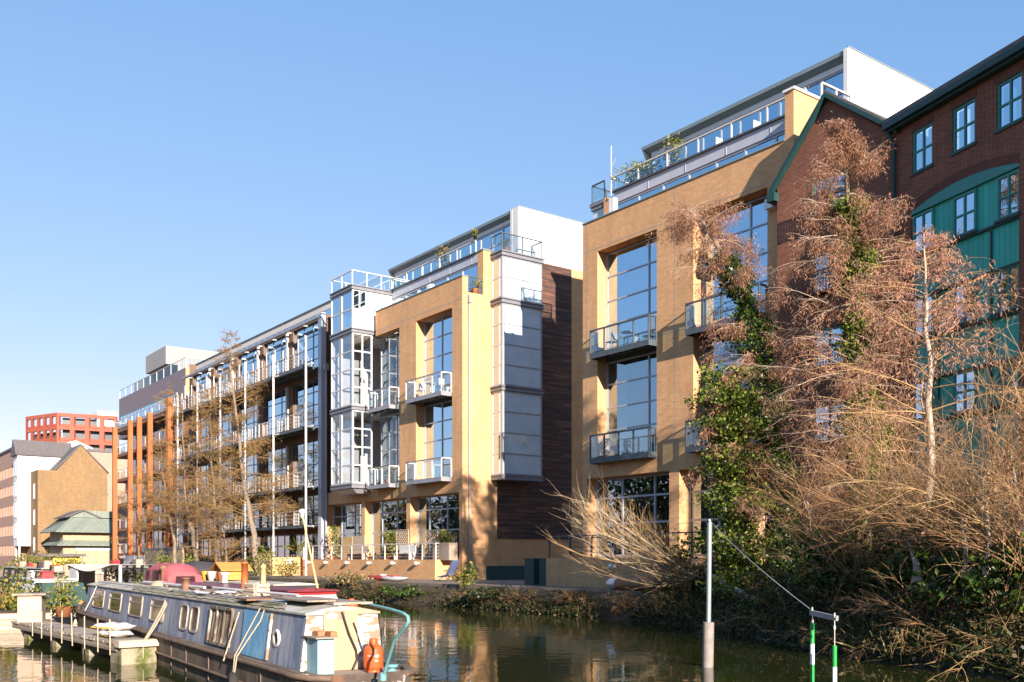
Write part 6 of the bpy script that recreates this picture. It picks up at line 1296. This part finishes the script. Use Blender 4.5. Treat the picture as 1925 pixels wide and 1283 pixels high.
# ivy and brambles over the right bank
def bank_edge(x):
    for (x0, y0), (x1, y1) in zip(bank, bank[1:]):
        if x0 <= x <= x1: return y0 + (y1 - y0) * (x - x0) / (x1 - x0)
    return bank[-1][1]
pts = []
for _ in range(60000):
    x = rnd.uniform(-25.5, -6); u = rnd.random() ** 1.2 * 7.5; y = bank_edge(x) + u; W_ = .9 + min(2.6, max(0, x + 26) * .4); f = min(1, max(0, (u - .35) / (W_ - .35))); h = .3 * min(1, u / .35) + (bankz(x) - .35) * f + rnd.random() ** 1.5 * (.35 + 1.4 * (math.sin(x * 1.7) * math.sin(y * 1.3 + x) * .5 + .5) * min(1, u * .6)); pts.append((x, y, h))
tag(leaves('bank_ivy', pts, .10, M['bramble'], None, droop=.2, aspect=.75), 'dark ivy and bramble covering the right bank', 'ground cover', kind='stuff')
pts = []
for _ in range(9000):
    x = rnd.uniform(-25, -7); u = rnd.random() ** 1.2 * 4; y = bank_edge(x) + u; W_ = .9 + min(2.6, max(0, x + 26) * .4); f = min(1, max(0, (u - .35) / (W_ - .35))); pts.append((x, y, .3 * min(1, u / .35) + (bankz(x) - .35) * f + rnd.random() * .15))
tag(leaves('bank_grass', pts, .42, M['grass'], None, aspect=.05, up=.5), 'long dry and green grass on the right bank', 'grass', kind='stuff')
pts = []
for _ in range(26000):
    x = -26 - rnd.random() ** 1.5 * 45
    if math.sin(x * .8) + math.sin(x * .37 + 1) < rnd.uniform(-.9, 1.2): continue
    u = rnd.random() * .95 - .12; y = bank_edge(x) + u; pts.append((x, y, max(.02, min(.72, u * .75 + .02)) + rnd.random() ** 2 * .2 * (.4 + abs(math.sin(x * .9)))))
tag(leaves('edge_plants', pts, .13, M['bramble'], None, aspect=.6, droop=.1), 'low dark plants along the edge of the towpath', 'ground cover', kind='stuff')
pts = []
for _ in range(9000):
    x = -26 - rnd.random() ** 1.2 * 60; y = bank_edge(x) + rnd.uniform(0, .9); pts.append((x, y, max(.05, min(.6, (y - bank_edge(x)) * .7)) + rnd.random() * .08))
pts += [(p[0] + rnd.gauss(0, .1), p[1] + rnd.gauss(0, .1), p[2]) for p in pts]
tag(leaves('edge_grass', pts, .30, M['edge'], None, aspect=.05, up=.45), 'dry grass tufts along the edge of the towpath', 'grass', kind='stuff')
def bush(label, px, Y, z, rx, rz_, n, leaf, seed, size=.16, name='bush', stems=12):
    rr = random.Random(seed); x = OX(px, Y); T = thing(name, label, 'bush', (x, Y, z)); m = MB()
    for k in range(stems): twig(m, (x + rr.gauss(0, .1), Y, z), (rr.uniform(-.8, .8), rr.uniform(-.8, .8), 1), rz_ * rr.uniform(.8, 1.3), .014, rr)
    m.build('stems', M['twig_y'], T); cl = [(rr.gauss(0, rx * .6), rr.gauss(0, rx * .4), rr.random() * rz_) for _ in range(16)]
    leaves('foliage', [(x + c[0] + rr.gauss(0, rx * .2), Y + c[1] + rr.gauss(0, rx * .2), z + .05 + abs(c[2] + rr.gauss(0, rz_ * .14))) for c in (rr.choice(cl) for _ in range(n))], size, M[leaf], T, droop=.1, aspect=.6)
for i, a in enumerate((('dark green bush at the water edge below the kayaks', 775, 24.8, .35, 1.2, .4, 900, 'ivy', 1), ('brownish wild bush right of the deck chair', 878, 25.2, .8, .6, .9, 350, 'bush', 2), ('dark low bush at the bank right of the deck chair', 930, 24.7, .5, 1.2, .35, 700, 'bramble', 3), ('dry ochre bush left of the kayaks', 660, 25, .8, 1.4, .5, 600, 'grass', 4),
        ('small green bush at the foot of the loft building', 535, 27, .9, .9, 1.1, 500, 'bush', 5), ('light green bush beside the leaning trunk of the loft building', 492, 27.2, .9, 1.0, 1.8, 700, 'bush', 6), ('pale shrub at the far quay by the white building', 50, 14, .9, 1.6, 1.5, 500, 'bush', 7), ('dry shrub at the far quay below the brown gable', 85, 15.5, .9, 1.8, 1.6, 500, 'grass', 8), ('yellow-green shrub between the awning and the stone wall', 268, 20, .4, .7, 1.6, 350, 'bush', 9),
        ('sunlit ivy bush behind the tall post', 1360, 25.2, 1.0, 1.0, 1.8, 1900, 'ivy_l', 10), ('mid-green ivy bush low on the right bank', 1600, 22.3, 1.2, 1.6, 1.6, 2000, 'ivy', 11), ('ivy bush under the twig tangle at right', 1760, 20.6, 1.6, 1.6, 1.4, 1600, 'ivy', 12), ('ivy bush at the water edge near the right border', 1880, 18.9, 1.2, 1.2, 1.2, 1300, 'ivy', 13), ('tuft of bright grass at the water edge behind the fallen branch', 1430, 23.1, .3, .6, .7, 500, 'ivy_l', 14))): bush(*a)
# sunlit garden door and lattice fence at the foot of the gable
x = OX(1392, 28.6); DW = thing('garden_shed', 'sunlit plywood door and brick pier seen between the trees', 'shed', (x, 29, 1.)); y0_, y1_ = OY(1396, x), OY(1438, x)
mb = MB(); mb.box(x - .12, x, y0_ + .05, y1_, 1., HZ(930, 1410, X=x)); mb.build('door', M['ply'], DW); mb = MB(); mb.box(x - .5, x - .0, y0_ - .35, y0_, 1., HZ(905, 1400, X=x)); mb.box(x - .5, x - .13, y0_, y1_ + .2, HZ(930, 1410, X=x), HZ(905, 1400, X=x)); mb.build('brick_pier', M['brick_r'], DW)
# ---------------------------------------------------------------- bare trees before the loft building
def bare_tree(label, trunk, r0, seed, nbr, Lf, t0=.25, leafn=9000, name='bare_tree', leaf='catkin', zr=(0, 99)):
    rnd = random.Random(seed); T = thing(name, label, 'tree', trunk[0]); sm_ = [tuple(lerp_path(trunk, i / 12) + Vector((rnd.uniform(-.1, .1), rnd.uniform(-.1, .1), 0)) * (i > 0)) for i in range(13)]
    m = MB(); m.tube(sm_, [r0 * (1 - .92 * i / 12) for i in range(13)], 9); m.build('trunk', M['bark'], T); b = MB(); pts = []
    for i in range(nbr):
        t = t0 + (1 - t0) * (i + rnd.random()) / nbr; p = lerp_path(sm_, min(t, .99)); a = rnd.uniform(0, 6.283); L = Lf(t) * rnd.uniform(.7, 1.2)
        bp = twig(b, p, (math.cos(a), math.sin(a), rnd.uniform(.1, .8)), L, .012 + .016 * L / 3, rnd, 7, .15, -.02, 4)
        for j in range(9):
            q = lerp_path(bp, rnd.uniform(.2, 1)); sp = twig(b, q, (Vector(bp[-1]) - Vector(bp[0])).normalized() + Vector((rnd.uniform(-1, 1), rnd.uniform(-1, 1), rnd.uniform(-.6, .6))), L * rnd.uniform(.25, .5), .014, rnd, 4, .25, -.05, 3)
            pts += [lerp_path(sp, rnd.random()) for _ in range(6)]
            if t > .72 and rnd.random() < .8: del pts[-6:]
            for k in range(5): s2 = twig(b, lerp_path(sp, rnd.uniform(.2, 1)), (rnd.uniform(-1, 1), rnd.uniform(-1, 1), rnd.uniform(-.7, .5)), L * .2, .010, rnd, 3, .25, -.1, 3); pts += [lerp_path(s2, rnd.random()) for _ in range(4 if t < .72 else 1)]
    b.build('branches', M['twig_o'], T)
    P = [(p.x + rnd.gauss(0, .1), p.y + rnd.gauss(0, .1), p.z + rnd.gauss(0, .1)) for p in (rnd.choice(pts) for _ in range(leafn))]
    leaves('catkins', P, .115, M[leaf], T, droop=.4, aspect=.28)
bare_tree('tallest bare tree with a leaning pale trunk before the loft building', [gp(488, 27.2, .9), gpz(474, 990, 27.2), gpz(463, 930, 27.3), gpz(446, 815, 27.4), gpz(436, 700, 27.5), gpz(434, 625, 27.5)], .24, 2, 80, lambda t: 4.6 * (1.05 - t) ** .5 if t < .75 else 1.6 * (1.1 - t) ** .4, .22, 15000)
bare_tree('bare ochre-twigged tree between the tall one and the orange fins', [gp(374, 27.4, .9), gpz(362, 1000, 27.4), gpz(349, 945, 27.5), gpz(345, 850, 27.6), gpz(342, 745, 27.6)], .22, 3, 66, lambda t: 4.3 * (1.1 - t) ** .5, .3, 7500)
bare_tree('bare tree with drooping ochre twigs in front of the orange fins', [gp(333, 27, .9), gpz(325, 1000, 27), gpz(310, 920, 27.2), gpz(300, 830, 27.2)], .18, 4, 44, lambda t: 4.2 * (1.1 - t) ** .5, .3, 5000)
bare_tree('small bare shrubby tree between the leaning trunks of the loft building', [gp(425, 26.6, .9), gpz(424, 1030, 26.6), gpz(420, 980, 26.6)], .1, 6, 26, lambda t: 2.6, .05, 1500)

bare_tree('thin bare tree with few ochre twigs in front of the middle steel poles', [gp(408, 28.2, .9), gpz(404, 960, 28.2), gpz(398, 850, 28.3), gpz(394, 740, 28.3)], .16, 8, 44, lambda t: 3.4 * (1.1 - t) ** .5, .3, 6000)
bare_tree('thin bare tree leaning against the fourth orange fin', [gp(262, 28.2, .9), gpz(262, 980, 28.2), gpz(268, 900, 28.3)], .14, 9, 34, lambda t: 3.2 * (1.1 - t) ** .5, .3, 5000)
# wooded park on the near bank, out of frame behind the viewer's left: the windows mirror it
rr = random.Random(99); m = MB(); pts = []
for i in range(46):
    x = -135 + i * 2.7 + rr.uniform(-1, 1); y = rr.uniform(-16, -9); h = rr.uniform(10, 14); m.tube([(x, y, .6), (x + rr.uniform(-.5, .5), y, h * .7)], [.25, .08], 6)
    for k in range(7): twig(m, (x, y, h * rr.uniform(.25, .65)), (rr.uniform(-1, 1), rr.uniform(-1, 1), .7), h * .35, .06, rr, 4, .2)
    pts += [(x + rr.gauss(0, 1.5), y + rr.gauss(0, 1.5), .6 + h * (.12 + .85 * rr.random() ** .9)) for _ in range(900)]
w_ = m.build('near_bank_wood', M['twig'], None, (-70, -12, .6)); tag(w_, 'line of winter trees on the opposite bank', 'trees', kind='stuff'); leaves('foliage', pts, .6, M['bramble'], w_, aspect=.6)

# dead brown scrub along the towpath edge
for i, (px, Y, lab) in enumerate(((900, 24.9, 'brown dead scrub on the bank below the deck chair'), (985, 24.7, 'brown dead scrub on the bank below the dark steel piers'), (1090, 24.6, 'brown dead scrub on the bank under the leaning willow'), (1190, 24.4, 'brown dead scrub on the bank before the covered boat'), (700, 24.8, 'dry scrub on the bank in front of the red kayak'), (1270, 24.2, 'brown dead scrub on the bank left of the tall post'))):
    x = OX(px, Y); fan(lab, 'dead_scrub', [(x - .6, Y, .42), (x, Y - .1, .45), (x + .6, Y, .42)], 40, 60 + i, ['twig', 'twig', 'twig'], L=(.25, .65), el=(.2, 1.4), r=.02, bend=.25, grav=-.08, sub=6, subL=.5, subr=.005, leaf=('edge', 420, .08))

# low straw-coloured brush reaching the water on the right bank
for i, (px, lab) in enumerate(((1480, 'low straw-coloured brush at the water edge right of the fallen branch'), (1590, 'low straw-coloured brush at the water edge behind the striped poles'), (1700, 'low straw-coloured brush below the thick leaning trunk'), (1800, 'low straw-coloured brush hanging over the water near the right edge'), (1890, 'low straw-coloured brush at the right border, reaching the water'))):
    Y = 21.5
    for _ in range(12): Y = .5 * Y + .5 * (bank_edge(OX(px, Y)) + .9)
    x = OX(px, Y); fan(lab, 'brush', [(x - .4, Y, .5), (x, Y, .55), (x + .4, Y - .1, .5)], 26, 80 + i, ['twig_y', 'twig'], L=(.7, 2.0), el=(-.1, 1.2), r=.014, bend=.22, grav=-.06, sub=7, subL=.45, subr=.0035, leaf=('edge', 260, .07))
# fallen leaves drifting on the water
m = MB(); rr = random.Random(31)
for k in range(900):
    x = rr.uniform(-40, -8); y = bank_edge(x) - abs(rr.gauss(0, 1.4)) - .15 if rr.random() < .7 else rr.uniform(9, 22); a = rr.uniform(0, 6.3); s_ = rr.uniform(.02, .045)
    if y > bank_edge(x) - .1: continue
    m.poly([(x + s_ * math.cos(a), y + s_ * math.sin(a), .006), (x + s_ * .5 * math.cos(a + 1.6), y + s_ * .5 * math.sin(a + 1.6), .008), (x - s_ * math.cos(a), y - s_ * math.sin(a), .006), (x - s_ * .5 * math.cos(a + 1.6), y - s_ * .5 * math.sin(a + 1.6), .008)])
tag(m.build('floating_leaves', M['fol_brown'], None, (-20, 16, 0)), 'scattered fallen leaves floating on the canal near the bank', 'leaves', kind='stuff')
